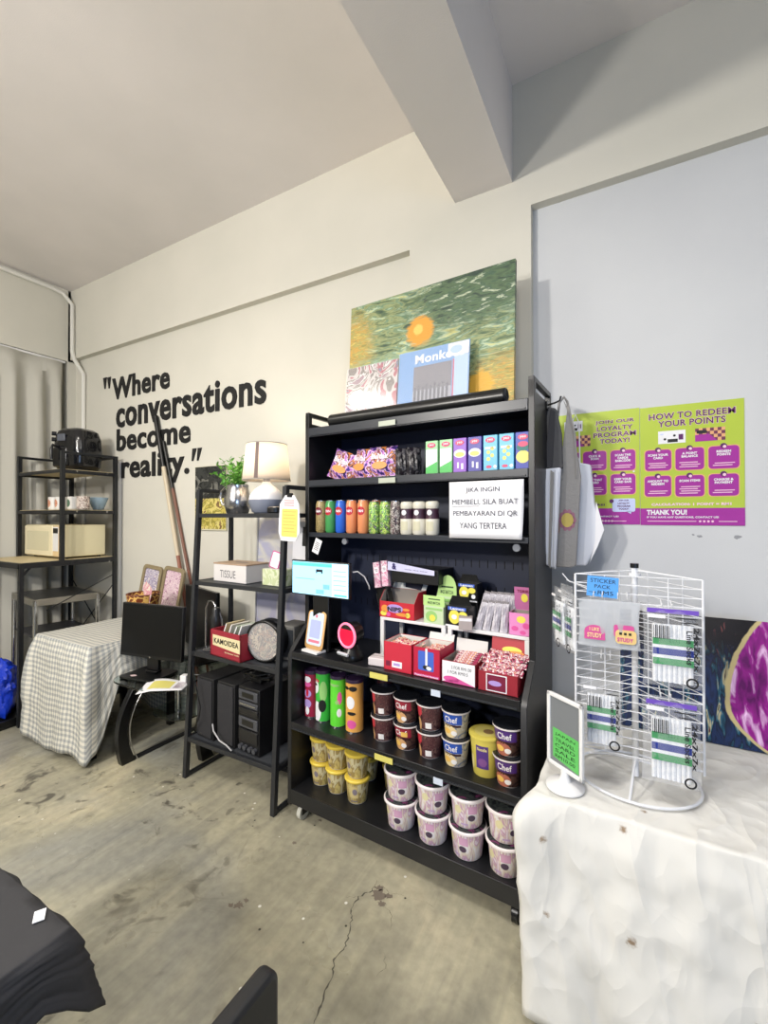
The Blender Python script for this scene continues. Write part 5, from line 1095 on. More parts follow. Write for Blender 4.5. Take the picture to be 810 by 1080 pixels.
t = thing('acrylic_card', 'pink edged card leaning on the pale green box', 'card', (-1.735, 1.845, LZ[1]+.094), 0, None, (R(-8), R(14), 0)); g = B(); g.rrect(-.035, .035, 0, .095, .01, 0, lambda x, z: (x, 0, z)); g.obj('card_frame', m('edge_pink', (214, 90, 160), .4), t, solid=.003); g = B(); g.rrect(-.029, .029, .006, .089, .008, 0, flat(1, -.0016)); g.obj('card_face', PAPER, t)
t = thing('pink_flyer', 'pink and white flyer propped up at the right end of the ladder shelf', 'flyer', (-1.66, 1.99, LZ[1]+.02), 0, None, (R(-3), 0, 0)); B().bx(-.07, .04, 0, .003, -.017, .33).obj('flyer_sheet', PAPER, t); g = B(); g.rect(-.066, .036, .0, .10, 0, flat(1, 0)); g.rect(.0, .036, .19, .30, 1, flat(1, 0)); g.obj('flyer_print', [mprint('flyer_pink', [(226, 190, 214), (206, 90, 150), (236, 226, 232)], 40), INK], t)
# low level: crate, round case, grey box, gooseneck lamp
t = thing('wooden_crate', 'red wooden crate with cream label holding magazines', 'crate', (-1.965, 1.80, LZ[2]+.003), R(-6)); CR_ = m('crate_red', (150, 36, 52), .55)
b = B(); w, d, h = .135, .08, .145
b.bx(-w, w, -d, -d+.01, 0, h).bx(-w, w, d-.01, d, 0, h).bx(-w, -w+.01, -d, d, 0, h).bx(w-.01, w, -d, d, 0, h).bx(-w, w, -d, d, 0, .008); b.obj('crate_body', CR_, t, bevel=.0015)
g = B(); g.poly([(-.11, .06), (w-.002, .045), (w-.002, .118), (-.11, .118)], 0, flat(1, -d)); g.text('KAMOIDEA', -.098, .122, .072, .102, 1, flat(2, -d), .03); g.text('the forever music', .0, .125, .030, .040, 0, flat(1, -d), .02); g.obj('crate_label', [m('label_cream2', (226, 214, 170), .6), INK], t)
for k, (x, ry, c, lb) in enumerate(((-.05, 24, (206, 190, 150), 'cream'), (-.015, 26, (222, 216, 206), 'pale'), (.02, 28, (190, 200, 180), 'sage'), (.06, 26, (226, 226, 220), 'white'))):
    q = thing('magazine', '%s magazine leaning inside the red wooden crate' % lb, 'magazine', (-1.965+x-.03, 1.80, LZ[2]+.016), 0, 'magazines in the red crate', (0, R(ry), R(-6))); B().bx(-.004, .004, -.06, .06, 0, .195).obj('cover', m('mag_'+lb, c, .5), q); B().bx(-.003, .003, -.0605, -.0595, .003, .192).obj('pages', PAPER, q)
t = thing('round_case', 'round clear topped black case of dried leaves standing on its edge', 'case', (-1.74, 1.80, LZ[2]+.004+.112), R(8)); b = B().tube([(0, .05, 0), (0, -.03, 0)], .106, 40, caps=False); b.obj('case_ring', BLK2, t, solid=.012)
B().cyl((0, .045, 0), (0, .05, 0), .101, 36).obj('case_back', BLK2, t); B().cyl((0, -.005, 0), (0, -.012, 0), .099, 36).obj('case_contents', mprint('dried_leaves', [(70, 46, 38), (150, 110, 80), (60, 40, 34), (190, 170, 140), (90, 84, 60)], 13, .7, dist=2), t); B().cyl((0, -.026, 0), (0, -.029, 0), .101, 36).obj('case_window', m('case_clear', (240, 240, 240), .05, alpha=.2), t)
t = thing('grey_case', 'grey square box behind the ladder shelf leg beside the round case', 'box', (-1.63, 1.93, LZ[2]+.003)); B().bx(-.09, .03, -.07, .07, 0, .19).obj('box_body', m('case_grey', (104, 102, 98), .6), t, bevel=.006); B().bx(-.085, .025, -.072, -.07, .02, .17).obj('box_panel', DKGREY, t)
t = thing('gooseneck_lamp', 'small silver and black gooseneck clip lamp on the third board', 'lamp', (-2.215, 1.80, LZ[2]+.003)); B().lathe([(.05, 0), (.052, .006), (.03, .014), (.008, .02)], 28, (.04, 0, 0)).obj('lamp_foot', m('foot_black', (60, 60, 62), .25), t)
B().tube([(-.01, 0, .01), (-.012, 0, .15), (-.008, 0, .24), (.012, 0, .28), (.045, 0, .285), (.07, 0, .265), (.075, 0, .245)], .006, 10).obj('lamp_neck', STEEL, t)
B().lathe([(.018, .25), (.024, .235), (.026, .21), (.034, .19), (.03, .14), (.026, .13)], 24, (.078, 0, 0)).obj('lamp_head', m('head_black', (34, 34, 36), .3), t); B().tube([(.11, 0, .225), (.125, 0, .18), (.13, 0, .15)], .004, 8).obj('lamp_lever', STEEL, t)
# bottom: speakers and stereo
SPK = bump(m('speaker_black', (28, 28, 30), .6), 200, .2)
def speaker(x, lb, h=.345):
    t = thing('stereo_speaker', lb, 'speaker', (x, 1.865, LZ[3]+.003), R(-4), 'stereo speakers'); B().bx(-.073, .073, -.125, .13, 0, h).obj('speaker_cabinet', SPK, t, bevel=.003); B().bx(-.066, .066, -.134, -.125, .012, h-.012).obj('speaker_grille', bump(m('grille', (46, 46, 50), .8), 500, .6), t, bevel=.004); B().bx(-.03, -.01, -.136, -.134, .02, .026).obj('badge', STEEL, t)
speaker(-2.145, 'tall black speaker at the left end of the bottom ladder board'); speaker(-1.975, 'tall black speaker standing directly left of the hi-fi unit')
t = thing('hifi_stack', 'black hi-fi stack with display windows and round knobs', 'stereo', (-1.80, 1.865, LZ[3]+.003), R(-4)); HF = m('hifi_black', (24, 24, 27), .35)
B().bx(-.083, .083, -.125, .12, 0, .35).obj('hifi_cabinet', HF, t, bevel=.004)
HG = m('hifi_grey', (70, 72, 78), .35)
for z0, z1, nm in ((.285, .335, 'display_panel'), (.245, .275, 'disc_tray'), (.205, .238, 'tape_door'), (.135, .19, 'display_panel'), (.06, .125, 'tape_door')):
    k = B().bx(-.075, .075, -.133, -.125, z0, z1).obj(nm, HG if nm != 'tape_door' else HF, t, bevel=.003)
    if nm == 'display_panel': B().bx(-.045, .045, -.1345, -.133, z0+.012, z1-.012).obj('window', BLK2, k)
    if nm == 'disc_tray': B().bx(-.06, .06, -.136, -.133, z0+.012, z0+.018).obj('tray_lip', STEEL, k)
for x in (-.055, -.02, .02, .055): B().cyl((x, -.125, .03), (x, -.142, .03), .013, 20).obj('knob', HG, t)
t = thing('cable_bundle', 'bundle of black cable lying on top of the hi-fi stack', 'cable', (-1.83, 1.83, LZ[3]+.356)); r_ = random.Random(3); pts = [(.09*math.cos(i*.55)+r_.uniform(-.02, .02), .05*math.sin(i*.55)+r_.uniform(-.02, .02), .012+.0012*i+r_.uniform(0, .01)) for i in range(40)]; B().tube(pts, .005, 6).obj('cable_coil', BLK2, t); B().bx(-.03, .05, -.03, .02, .0, .045).obj('adapter', BLK2, t, bevel=.006)
t = thing('white_cable', 'short pale cable end looping before the speaker', 'cable', (-1.98, 1.705, LZ[3]+.01)); B().tube([(-.07, .0, .11), (-.05, -.01, .08), (0, -.012, .04), (.05, -.008, .025), (.08, 0, .0)], .004, 6).obj('cable_sheath', m('cable_grey', (180, 180, 184), .4), t)
B().tube([(-.01, .0, .43), (-.015, -.005, .40), (.0, -.012, .30), (.05, -.004, .12), (.03, .0, .05), (-.01, .01, .0), (-.03, .02, -.05)], .003, 6).obj('power_cord', BLK2, [q for q in C.objects if q.name.startswith('gooseneck_lamp')][0], (.025, -.10, -.415))
# board leaning behind
t = thing('acrylic_board', 'pale lavender plastic board leaning on the wall behind the ladder shelf', 'board', (-1.93, 2.12, .62), 0, None, (R(-2), 0, 0)); B().bx(-.22, .22, 0, .006, -.615, .88).obj('board_sheet', mprint('board_tint', [(206, 206, 222), (190, 190, 214), (222, 220, 214), (200, 202, 220)], 3, .25, const=False), t, bevel=.002); B().bx(-.226, -.216, -.004, .01, -.615, .885).obj('board_edge', m('board_edge_grey', (170, 170, 176), .4), t)
# picture on the wall behind the pitcher
t = thing('wall_picture', 'picture with dark upper half and yellow lower half behind the steel pitcher', 'picture', (-2.725, YB+.045, 1.40)); B().bx(-.17, .17, -.006, 0, 0, .475).obj('picture_sheet', m('picture_cream', (206, 200, 170), .5), t)
g = B(); g.rect(-.168, .165, .235, .472, 0, flat(1, -.006)); g.rect(-.168, .165, .01, .235, 1, flat(1, -.006)); g.obj('picture_print', [mprint('pic_dark', [(30, 32, 34), (56, 58, 56), (22, 24, 26), (110, 110, 104)], 12), mprint('pic_yellow', [(196, 180, 90), (150, 140, 60), (214, 200, 120), (120, 90, 60)], 14)], t)

# ================================================================= low glass table, monitors
GT = .52
t = thing('glass_table', 'low glass topped table with curved black legs under the monitors', 'table', (-2.42, 1.80, 0)); ox, oy = -2.42, 1.80
def rr_poly(x0, x1, y0, y1, r, n=8):
    P = []
    for cx_, cy_, a in ((x1-r, y1-r, 0), (x0+r, y1-r, 90), (x0+r, y0+r, 180), (x1-r, y0+r, 270)):
        for k in range(n+1): P.append((cx_+r*math.cos(R(a+90*k/n)), cy_+r*math.sin(R(a+90*k/n))))
    return P
TG = m('tint_glass', (206, 222, 218), .02, trans=1)
B().prism(rr_poly(-.37, .125, -.27, .33, .12), GT-.010, GT, 'z').obj('tabletop', TG, t, bevel=.002)
B().prism(rr_poly(-.20, .125, -.13, .25, .12), .30, .308, 'z').obj('lower_shelf', TG, t, bevel=.002)
def curved(x, ya, name='leg'):
    P = []; n = 12
    for i in range(n+1):
        u = i/n; z = u*(GT-.012); P.append((ya-.05*math.sin(u*PI*.9)+.13*u*u, z))
    Q = [(y+.085-.03*math.sin(z/GT*PI), z) for y, z in reversed(P)]
    return B().prism(P+Q, x-.012, x+.03, 'x')
curved(-.30, -.22).obj('leg', BLK2, t, bevel=.002); B().tube([(-.268, -.125-.05*math.sin(i/12*PI*.9)+.13*(i/12)**2-.03*math.sin(i/12*PI), i/12*(GT-.015)) for i in range(13)], .004, 8).obj('leg_trim', CHROME, t)
B().bx(-.30, -.275, -.2, .33, .0, .018).obj('foot_rail', m('foot_rail_black', (32, 33, 36), .5), t, bevel=.002)
curved(.08, .05).obj('leg', BLK2, t, bevel=.002); B().bar((.04, .10, 0), (.10, .26, GT-.01), .03, .03).obj('leg', BLK2, t)
B().cyl((-.05, .0, .31), (-.05, .0, GT-.01), .012, 14).obj('support_post', STEEL, t); B().cyl((.0, .2, 0), (.0, .2, GT-.01), .012, 14).obj('support_post', STEEL, t)
t = thing('computer_monitor', 'black computer monitor with blank screen nearest the checkered cloth', 'monitor', (-2.605, 1.70, GT+.001), R(9.5))
B().bx(-.245, .245, -.012, .014, .105, .435).obj('monitor_case', BLK2, t, bevel=.003, loc=(0, 0, 0), rot=(R(-3), 0, 0)); B().bx(-.236, .236, -.0135, -.012, .124, .427).obj('screen', m('screen_black', (9, 10, 12), .3, spec=.3), t, rot=(R(-3), 0, 0)); B().disc(0, .113, .006, 0, flat(1, -.0125)).obj('badge', STEEL, t, rot=(R(-3), 0, 0))
B().bx(-.045, .045, .014, .04, .03, .2).prism([(-.05, .03), (.05, .03), (.035, .012), (-.035, .012)], .0, .05).obj('stand_neck', BLK2, t, bevel=.004); B().prism(rr_poly(-.15, .12, -.10, .11, .02), 0, .012, 'z').obj('stand_base', BLK2, t, bevel=.003); g = B(); g.disc(-.07, -.06, .022, 0, lambda x, z: (x, z, .0125), .014); g.obj('base_sticker', m('sticker_pale', (214, 190, 190), .5), t)
t = thing('computer_monitor', 'black monitor turned rightwards behind the gooseneck lamp', 'monitor', (-2.585, 2.055, GT+.001), R(-17)); B().bx(-.265, .265, -.012, .014, .07, .49).obj('monitor_case', BLK2, t, bevel=.003); B().bx(-.257, .257, -.0135, -.012, .084, .482).obj('screen', m('screen_black', None), t); B().bx(-.04, .04, .014, .03, .02, .2).obj('stand_neck', BLK2, t); B().prism(rr_poly(-.12, .12, -.08, .08, .02), 0, .012, 'z').obj('stand_base', BLK2, t, bevel=.003)
t = thing('paper_sheet', 'white sheet with yellow block hanging over the glass table edge', 'paper', (-2.37, 1.635, GT+.003), R(34))
def pf(a, c):
    x = (a-.5)*.25; y = (c-.5)*.17; return (x, y, .004+.010*math.sin(a*5)*c+(-.05*max(0, .32-a)**1.0*(1-c) if a < .32 else 0))
B().surf(pf, 16, 10).obj('sheet', PAPER, t, solid=.0008); B().surf(lambda a, c: tuple(Vector(pf(.18+a*.5, .2+c*.6))+Vector((0, 0, .0012))), 10, 6).obj('yellow_block', YEL, t); B().surf(lambda a, c: tuple(Vector(pf(.74+a*.2, .2+c*.6))+Vector((0, 0, .0012))), 4, 6).obj('print_block', mprint('print_grey', [(170, 160, 170), (200, 196, 200), (150, 120, 140)], 40), t)
t = thing('white_adapter', 'small white plug adapter at the right edge of the glass table', 'adapter', (-2.335, 1.74, GT+.001), R(20)); B().bx(-.02, .02, -.02, .02, 0, .04).obj('adapter_body', WHITE, t, bevel=.004); B().tube([(0, .02, .02), (.02, .06, .02), (.03, .10, .006)], .003, 6).obj('adapter_cable', WHITE, t)
# sticks
def stick(lb, p, q, mats, rr_=.013):
    t = thing('wooden_stick', lb, 'stick', p); d = Vector(q)-Vector(p)
    B().cyl((0, 0, 0), d*.52, rr_*.8, 14, r2=rr_*.9).obj('shaft_lower', mats[0], t); B().cyl(d*.52, d*.82, rr_, 14, r2=rr_*1.15).obj('shaft_upper', mats[1], t); B().cyl(d*.82, d, rr_*1.2, 14, r2=rr_*1.3).obj('grip', BLK2, t)
RW = m('stick_red', (150, 96, 76), .5)
stick('pale and reddish wooden stick leaning on the wall over the lettering', (-2.72, 2.195, 0), (-3.36, 2.225, 2.31), (RW, m('stick_pale', (206, 192, 166), .5)), .016)
stick('slimmer dark reddish stick crossing behind the pale one', (-2.62, 2.228, 0), (-3.27, 2.234, 2.10), (RW, m('stick_dark', (120, 80, 64), .5)), .011)

# ================================================================= checkered table
def gingham():
    mt = m('gingham', (220, 220, 214), .9, spec=.1); N, L = nodes(mt); uv = N.new('ShaderNodeUVMap'); sx = N.new('ShaderNodeSeparateXYZ'); L.new(uv.outputs[0], sx.inputs[0])
    def stripe(o):
        a = N.new('ShaderNodeMath'); a.operation = 'MULTIPLY'; a.inputs[1].default_value = 2*PI/.033; L.new(o, a.inputs[0]); s_ = N.new('ShaderNodeMath'); s_.operation = 'SINE'; L.new(a.outputs[0], s_.inputs[0]); r = ramp(N, [(.42, (0, 0, 0)), (.58, (255, 255, 255))]); q = N.new('ShaderNodeMath'); q.operation = 'MULTIPLY_ADD'; q.inputs[1].default_value = .5; q.inputs[2].default_value = .5; L.new(s_.outputs[0], q.inputs[0]); L.new(q.outputs[0], r.inputs['Fac']); return r.outputs['Color']
    a = N.new('ShaderNodeMath'); a.operation = 'ADD'; L.new(stripe(sx.outputs['X']), a.inputs[0]); L.new(stripe(sx.outputs['Y']), a.inputs[1]); h = N.new('ShaderNodeMath'); h.operation = 'MULTIPLY'; h.inputs[1].default_value = .5; L.new(a.outputs[0], h.inputs[0])
    r = ramp(N, [(0, (222, 219, 208)), (.5, (190, 191, 186)), (1, (158, 161, 162))]); L.new(h.outputs[0], r.inputs['Fac']); L.new(r.outputs['Color'], N['Principled BSDF'].inputs['Base Color']); return mt
KX0, KX1, KY0, KY1, KZ = -3.56, -2.90, 1.50, 2.11, .70
t = thing('side_table', 'small table hidden beneath the checkered cloth', 'table', ((KX0+KX1)/2, (KY0+KY1)/2, 0)); B().bx(-.31, .31, -.29, .29, KZ-.03, KZ-.005).obj('tabletop', WOOD, t)
for sx in (-1, 1):
    for sy in (-1, 1): B().bx(sx*.29-.02, sx*.29+.02, sy*.27-.02, sy*.27+.02, 0, KZ-.03).obj('leg', BLK2, t)
def kdrop(x, y, s_):
    if x > KX1-.005 and y > KY0+.0: return .64-.44*min(1, max(0, (y-KY0-.02)/.14))
    return .65+.04*max(0, (x-KX0)/.7)+.03*math.sin(s_*9)
ko = drape(KX0, KX1, KY0, KY1, KZ, kdrop, gingham(), 'checkered_tablecloth', amp=.010, seed=4.0, flare=.045, nfold=12)
tag(ko, 'grey and white checkered tablecloth draped over the small table by the rack', 'tablecloth')
FRM = m('frame_olive', (140, 126, 96), .5)
for x, ry, lb, cols in ((-3.24, 9, 'left olive picture frame with pale scribbled drawing, behind the giraffe bowl', [(214, 206, 214), (150, 140, 170), (226, 216, 210)]), (-2.985, 9, 'right olive picture frame with pink drawing, behind the giraffe bowl', [(206, 170, 190), (226, 206, 210), (170, 120, 150)])):
    t = thing('picture_frame', lb, 'picture frame', (x, 2.06, KZ+.012), 0, 'olive picture frames', (R(-8), R(ry-4), 0))
    O = [(u*.125, v) for u, v in ()]
    b = B(); outer = [(p[0], p[1]) for p in rr_poly(-.115, .115, .0, .42, .035, 6)]; inner = [(p[0], p[1]) for p in rr_poly(-.088, .088, .03, .392, .02, 6)]; n = len(outer)
    for ya, yb_ in ((-.012, .008),):
        A = [b.bm.verts.new((u, ya, v)) for u, v in outer]; I = [b.bm.verts.new((u, ya, v)) for u, v in inner]; A2 = [b.bm.verts.new((u, yb_, v)) for u, v in outer]; I2 = [b.bm.verts.new((u, yb_, v)) for u, v in inner]
        for i in range(n):
            j = (i+1) % n; b.face([A[i], A[j], I[j], I[i]]); b.face([A[i], A[j], A2[j], A2[i]]); b.face([I[i], I[j], I2[j], I2[i]]); b.face([A2[i], A2[j], I2[j], I2[i]])
    b.obj('frame_border', FRM, t, bevel=.003); b = B(); b.prism(inner, -.002, .002); b.obj('drawing', mprint('drawing_%d' % len(MC), cols, 26, .5, dist=3), t)
t = thing('giraffe_bowl', 'bowl with orange and brown giraffe patches on the checkered table', 'bowl', (-2.90, 1.84, KZ+.006))
gm = m('giraffe', (220, 160, 70), .4); N, L = nodes(gm); tc = N.new('ShaderNodeTexCoord'); v1 = N.new('ShaderNodeTexVoronoi'); v1.feature = 'DISTANCE_TO_EDGE'; v1.inputs['Scale'].default_value = 26; L.new(tc.outputs['Object'], v1.inputs['Vector']); r = ramp(N, [(.0, (228, 190, 110)), (.07, (232, 180, 96)), (.10, (120, 62, 34))]); L.new(v1.outputs['Distance'], r.inputs['Fac']); L.new(r.outputs['Color'], N['Principled BSDF'].inputs['Base Color'])
B().lathe([(.055, 0), (.066, .01), (.085, .14), (.104, .275), (.100, .275), (.08, .14), (.055, .012), (.001, .01)], 40).obj('bowl_body', gm, t); B().tube([(.102*math.cos(a*PI/20), .102*math.sin(a*PI/20), .275) for a in range(40)], .004, 6, closed=True).obj('bowl_rim', m('rim_brown', (120, 66, 40), .4), t)
for k, (x, y, ry) in enumerate(((-2.85, 1.82, 30), (-2.88, 1.86, 12))):
    q = thing('paper_tag', 'pink and white paper tag standing in the giraffe bowl' if k == 0 else 'taller pale paper tag standing at the rear of the giraffe bowl', 'paper tag', (x, y, KZ+.15), 0, None, (0, R(ry-18), 0)); B().prism([(-.02, 0), (.02, 0), (.04, .18), (.0, .21), (-.04, .18)], -.001, .001).obj('tag_sheet', mprint('tag_pink', [(226, 196, 196), (214, 150, 160), (232, 222, 206)], 20, .6), q)
t = thing('white_dish', 'small white dish left of the giraffe bowl', 'dish', (-3.13, 1.97, KZ+.006)); B().lathe([(.04, 0), (.045, .006), (.075, .05), (.080, .10), (.077, .10), (.07, .05), (.001, .012)], 32).obj('dish_body', m('dish_white', (232, 232, 224), .4), t)

# ================================================================= kitchen rack at the left
RX0, RX1, RY0, RYD, RY1 = -4.53, -3.83, 1.775, 1.50, 2.175
t = thing('kitchen_rack', 'tall black framed rack with pale wood shelves by the curtain', 'rack', ((RX0+RX1)/2, 1.85, 0)); kx, ky = (RX0+RX1)/2, 1.85
TOPW = m('rack_wood', (206, 190, 150), .5)
for x in (RX0, RX1):
    B().bx(x-kx-.014, x-kx+.014, RY0-ky-.014, RY0-ky+.014, 1.13, 2.01).obj('post', BLACK, t); B().bx(x-kx-.014, x-kx+.014, RY1-ky-.014, RY1-ky+.014, 0, 2.01).obj('post', BLACK, t); B().bx(x-kx-.014, x-kx+.014, RYD-ky, RYD-ky+.028, 0, 1.14).obj('post', BLACK, t)
    B().bx(x-kx-.012, x-kx+.012, RYD-ky, RY1-ky, 1.125, 1.165).obj('side_rail', BLACK, t); B().bx(x-kx-.010, x-kx+.010, RY0-ky, RY1-ky, 1.99, 2.01).obj('side_rail', BLACK, t)
    B().bar((x-kx, RYD-ky+.014, 1.06), (x-kx, RYD-ky+.07, 1.13), .012, .012, 0, (1, 0, 0)).obj('corner_brace', BLACK, t)
B().bx(RX0-kx, RX1-kx, RYD-ky, RYD-ky+.02, 1.125, 1.165).obj('front_rail', BLACK, t); B().bx(RX0-kx, RX1-kx, RY1-ky-.01, RY1-ky+.01, 1.99, 2.01).obj('back_rail', BLACK, t)
B().bx(RX0-kx+.012, RX1-kx-.012, RYD-ky+.02, RY1-ky-.01, 1.148, 1.168).obj('desk_board', TOPW, t)
for z in (1.555, 1.872):
    B().bx(RX0-kx+.012, RX1-kx-.012, RY0-ky, RY1-ky-.01, z-.016, z).obj('shelf_board', TOPW, t)
    b = B(); b.bx(RX0-kx, RX1-kx, RY0-ky-.012, RY0-ky, z-.03, z-.004)
    for x in (RX0, RX1): b.bx(x-kx-.01, x-kx+.01, RY0-ky, RY1-ky, z-.034, z-.006)
    b.obj('shelf_frame', BLACK, t)
b = B(); b.bar((RX0-kx, RY1-ky, .35), (RX1-kx, RY1-ky, .95), .006, .006).bar((RX0-kx, RY1-ky, .95), (RX1-kx, RY1-ky, .35), .006, .006); b.obj('cross_brace', BLACK, t)
b = B().bar((RX1-kx, RY0-ky-.1, .80), (RX1-kx, RY1-ky, 1.02), .006, .006, 0, (1, 0, 0)); b.obj('cross_brace', BLACK, t)
for x, y, z in ((RX1, 1.87, 1.545), (RX1, 2.1, 1.545), (RX1, 1.87, 1.862), (RX1, 2.1, 1.862), (RX1, 2.12, 1.13)): B().cyl((x-kx+.012, y-ky, z-.004), (x-kx+.018, y-ky, z-.004), .006, 10).obj('bolt', STEEL, t)
# air fryer
t = thing('air_fryer', 'glossy black air fryer on top of the kitchen rack', 'air fryer', (-4.03, 1.985, 1.874), R(14)); t.scale = (.84, .84, .95)
GB = m('gloss_black', (14, 15, 20), .2, coat=.3)
b = B(); P = []
for z, wx, wy in ((.01, .155, .125), (.04, .178, .145), (.16, .19, .155), (.28, .180, .150), (.345, .155, .13), (.365, .12, .10)): P.append((z, wx, wy))
def af(a, c):
    i = min(len(P)-2, int(c*(len(P)-1))); f = c*(len(P)-1)-i; z, wx, wy = [P[i][k]+(P[i+1][k]-P[i][k])*f for k in range(3)]
    th = a*2*PI; cs, sn = math.cos(th), math.sin(th); pw = .55
    return (wx*math.copysign(abs(cs)**pw, cs), wy*math.copysign(abs(sn)**pw, sn), z)
b.surf(af, 48, 20, wrap=True); b.face([v for v in b.bm.verts if abs(v.co.z-.365) < 1e-5] and [b.bm.verts[i*21+20] for i in range(48)] if not b.bm.verts.ensure_lookup_table() else []); b.obj('fryer_body', GB, t)
B().bx(-.15, .15, -.11, .11, 0, .014).obj('fryer_base', BLK2, t, bevel=.004); k = B().bx(-.13, .05, -.168, -.10, .03, .20).obj('basket_front', GB, t, bevel=.02, bseg=4)
B().tube([(-.06, -.16, .20), (-.07, -.205, .21), (-.075, -.215, .18), (-.078, -.21, .09)], .013, 12).obj('handle', BLK2, t); B().bx(-.075, .02, -.162, -.150, .25, .31).obj('control_panel', m('fryer_panel', (90, 94, 104), .2), t, bevel=.004)
for z in (.27, .32): B().cyl((-.13, -.12, z), (-.155, -.15, z), .018, 16).obj('knob', BLK2, t)
t = thing('paper_slip', 'small white paper slip beside the air fryer', 'paper', (-4.36, 1.86, 1.874), R(10)); B().bx(-.05, .05, -.03, .03, 0, .003).obj('slip', PAPER, t)
# microwave
t = thing('microwave_oven', 'cream microwave oven on the desk board of the rack', 'microwave', (-4.155, 1.965, 1.170)); CRM_ = m('microwave_cream', (226, 216, 178), .4)
B().bx(-.31, .265, -.165, .165, .012, .265).obj('oven_case', CRM_, t, bevel=.006); B().bx(-.305, .15, -.178, -.165, .018, .26).obj('door', m('oven_door', (232, 222, 188), .35), t, bevel=.006); B().bx(-.26, .10, -.180, -.178, .06, .215).obj('door_window', m('oven_window', (214, 208, 176), .25), t)
B().bx(.155, .262, -.176, -.165, .018, .26).obj('control_panel', m('oven_panel', (222, 196, 150), .4), t, bevel=.004); B().bx(.16, .24, -.178, -.176, .06, .25).obj('key_sheet', WHITE, t); B().bx(.165, .235, -.180, -.178, .2, .24).obj('display', BLK2, t)
for sx in (-.25, .25):
    for sy in (-.12, .12): B().cyl((sx, sy, 0), (sx, sy, .013), .012, 12).obj('foot', BLK2, t)
# mugs
def mug(x, y, lb, col, col2, r=.042, h=.095, rz=0, spots=True):
    t = thing('mug', lb, 'mug', (x, y, 1.557), R(rz)); B().lathe([(r*.85, 0), (r, .008), (r, h), (r-.004, h), (r-.004, .01), (.001, .008)], 28).obj('mug_body', col, t); B().tube([(r-.002, 0, h*.82), (r+.02, 0, h*.8), (r+.03, 0, h*.5), (r+.02, 0, h*.22), (r-.002, 0, h*.2)], .005, 8).obj('handle', col, t)
    g = B(); mp = cylmap(r)
    g.disc(0, h*.5, r*.5, 0, mp, h*.3); g.obj('mug_print', col2, t, rot=(0, 0, -R(rz)))
MW = m('mug_white', (232, 230, 226), .3)
mug(-4.22, 1.90, 'white mug with orange print, leftmost on the rack shelf', MW, mprint('mug_orange', [(206, 120, 90), (226, 190, 160), (190, 90, 70)], 60), .046, .105, 180)
mug(-4.11, 1.90, 'white mug with orange print standing behind the rack post', MW, MC['mug_orange'], .046, .105, 200)
mug(-3.96, 1.92, 'white mug with green print, middle of the rack shelf', MW, m('mug_green', (90, 120, 100), .4), .045, .105, 100)
mug(-3.80+.0-.02, 1.92, 'brown patterned mug with white face print, near the glass bowl', mprint('mug_brown', [(120, 80, 70), (220, 210, 200), (90, 56, 50)], 70), m('mug_face', (214, 200, 190), .4), .045, .105, 0)
t = thing('blue_glass_bowl', 'pale blue glass bowl at the right end of the mugs', 'bowl', (-3.70+.0-.17, 2.06, 1.557)); B().lathe([(.035, 0), (.04, .006), (.075, .10), (.072, .10), (.036, .012), (.001, .01)], 32).obj('bowl_body', m('glass_blue', (190, 212, 226), .1, trans=.6), t); B().tube([(.0735*math.cos(a*PI/16), .0735*math.sin(a*PI/16), .10) for a in range(32)], .002, 6, closed=True).obj('bowl_rim', m('glass_blue', None), t)
# metal trolley table below
t = thing('metal_table', 'chrome legged side table with dark top under the rack', 'table', (-4.19, 1.90, 0), R(-8)); SILV = m('table_silver', (176, 172, 160), .3, .7)
B().bx(-.27, .27, -.21, .21, .855, .872).obj('tabletop', m('top_dark', (78, 78, 78), .3), t, bevel=.003); b = B(); b.bx(-.285, .285, -.225, -.208, .82, .872).bx(-.285, .285, .208, .225, .82, .872).bx(-.285, -.268, -.225, .225, .82, .872).bx(.268, .285, -.225, .225, .82, .872); b.obj('top_frame', SILV, t, bevel=.003)
for sx in (-1, 1):
    for sy in (-1, 1): B().cyl((sx*.27, sy*.21, 0), (sx*.27, sy*.21, .86), .017, 16).obj('leg', CHROME, t)
B().bx(-.26, .26, -.2, .2, .56, .575).obj('lower_shelf', m('lower_dark', (60, 60, 62), .4), t, bevel=.003)
# bags on the floor
def lump(name, lb, loc, sx, sy, sz, mt, seed, cat='bag'):
    t = thing(name, lb, cat, loc); b = B()
    def fn(a, c):
        th = a*2*PI; ph = c*PI; d = Vector((math.cos(th)*math.sin(ph), math.sin(th)*math.sin(ph), -math.cos(ph)))
        k = 1+.35*noise.noise(d*1.7+Vector((seed, 0, 0)))+.22*abs(noise.noise(d*4+Vector((seed, 2, 0))))
        return (d.x*sx*k, d.y*sy*k, max(0, sz*.8+d.z*sz*k*.95))
    b.surf(fn, 40, 24, wrap=True); bmesh.ops.remove_doubles(b.bm, verts=b.bm.verts, dist=.001); b.obj('bag_body', mt, t)
    h = B(); h.tube([(-sx*.3, 0, sz*1.5), (-sx*.2, 0, sz*1.9), (sx*.05, 0, sz*1.95), (sx*.2, 0, sz*1.5)], .012, 8); h.obj('bag_handle', mt, t); return t
BLUEB = bump(m('bag_blue_plastic', (24, 60, 200), .3, coat=.3), 14, .6, .03)
lump('blue_plastic_bag', 'shiny blue plastic bag slumped on the floor by the curtain', (-4.22, 1.51, .03), .21, .11, .21, BLUEB, 3)
lump('orange_plastic_bag', 'small orange bag peeking out behind the rack post', (-3.835, 1.625, .215), .05, .04, .06, m('bag_orange', (214, 110, 70), .4), 8)
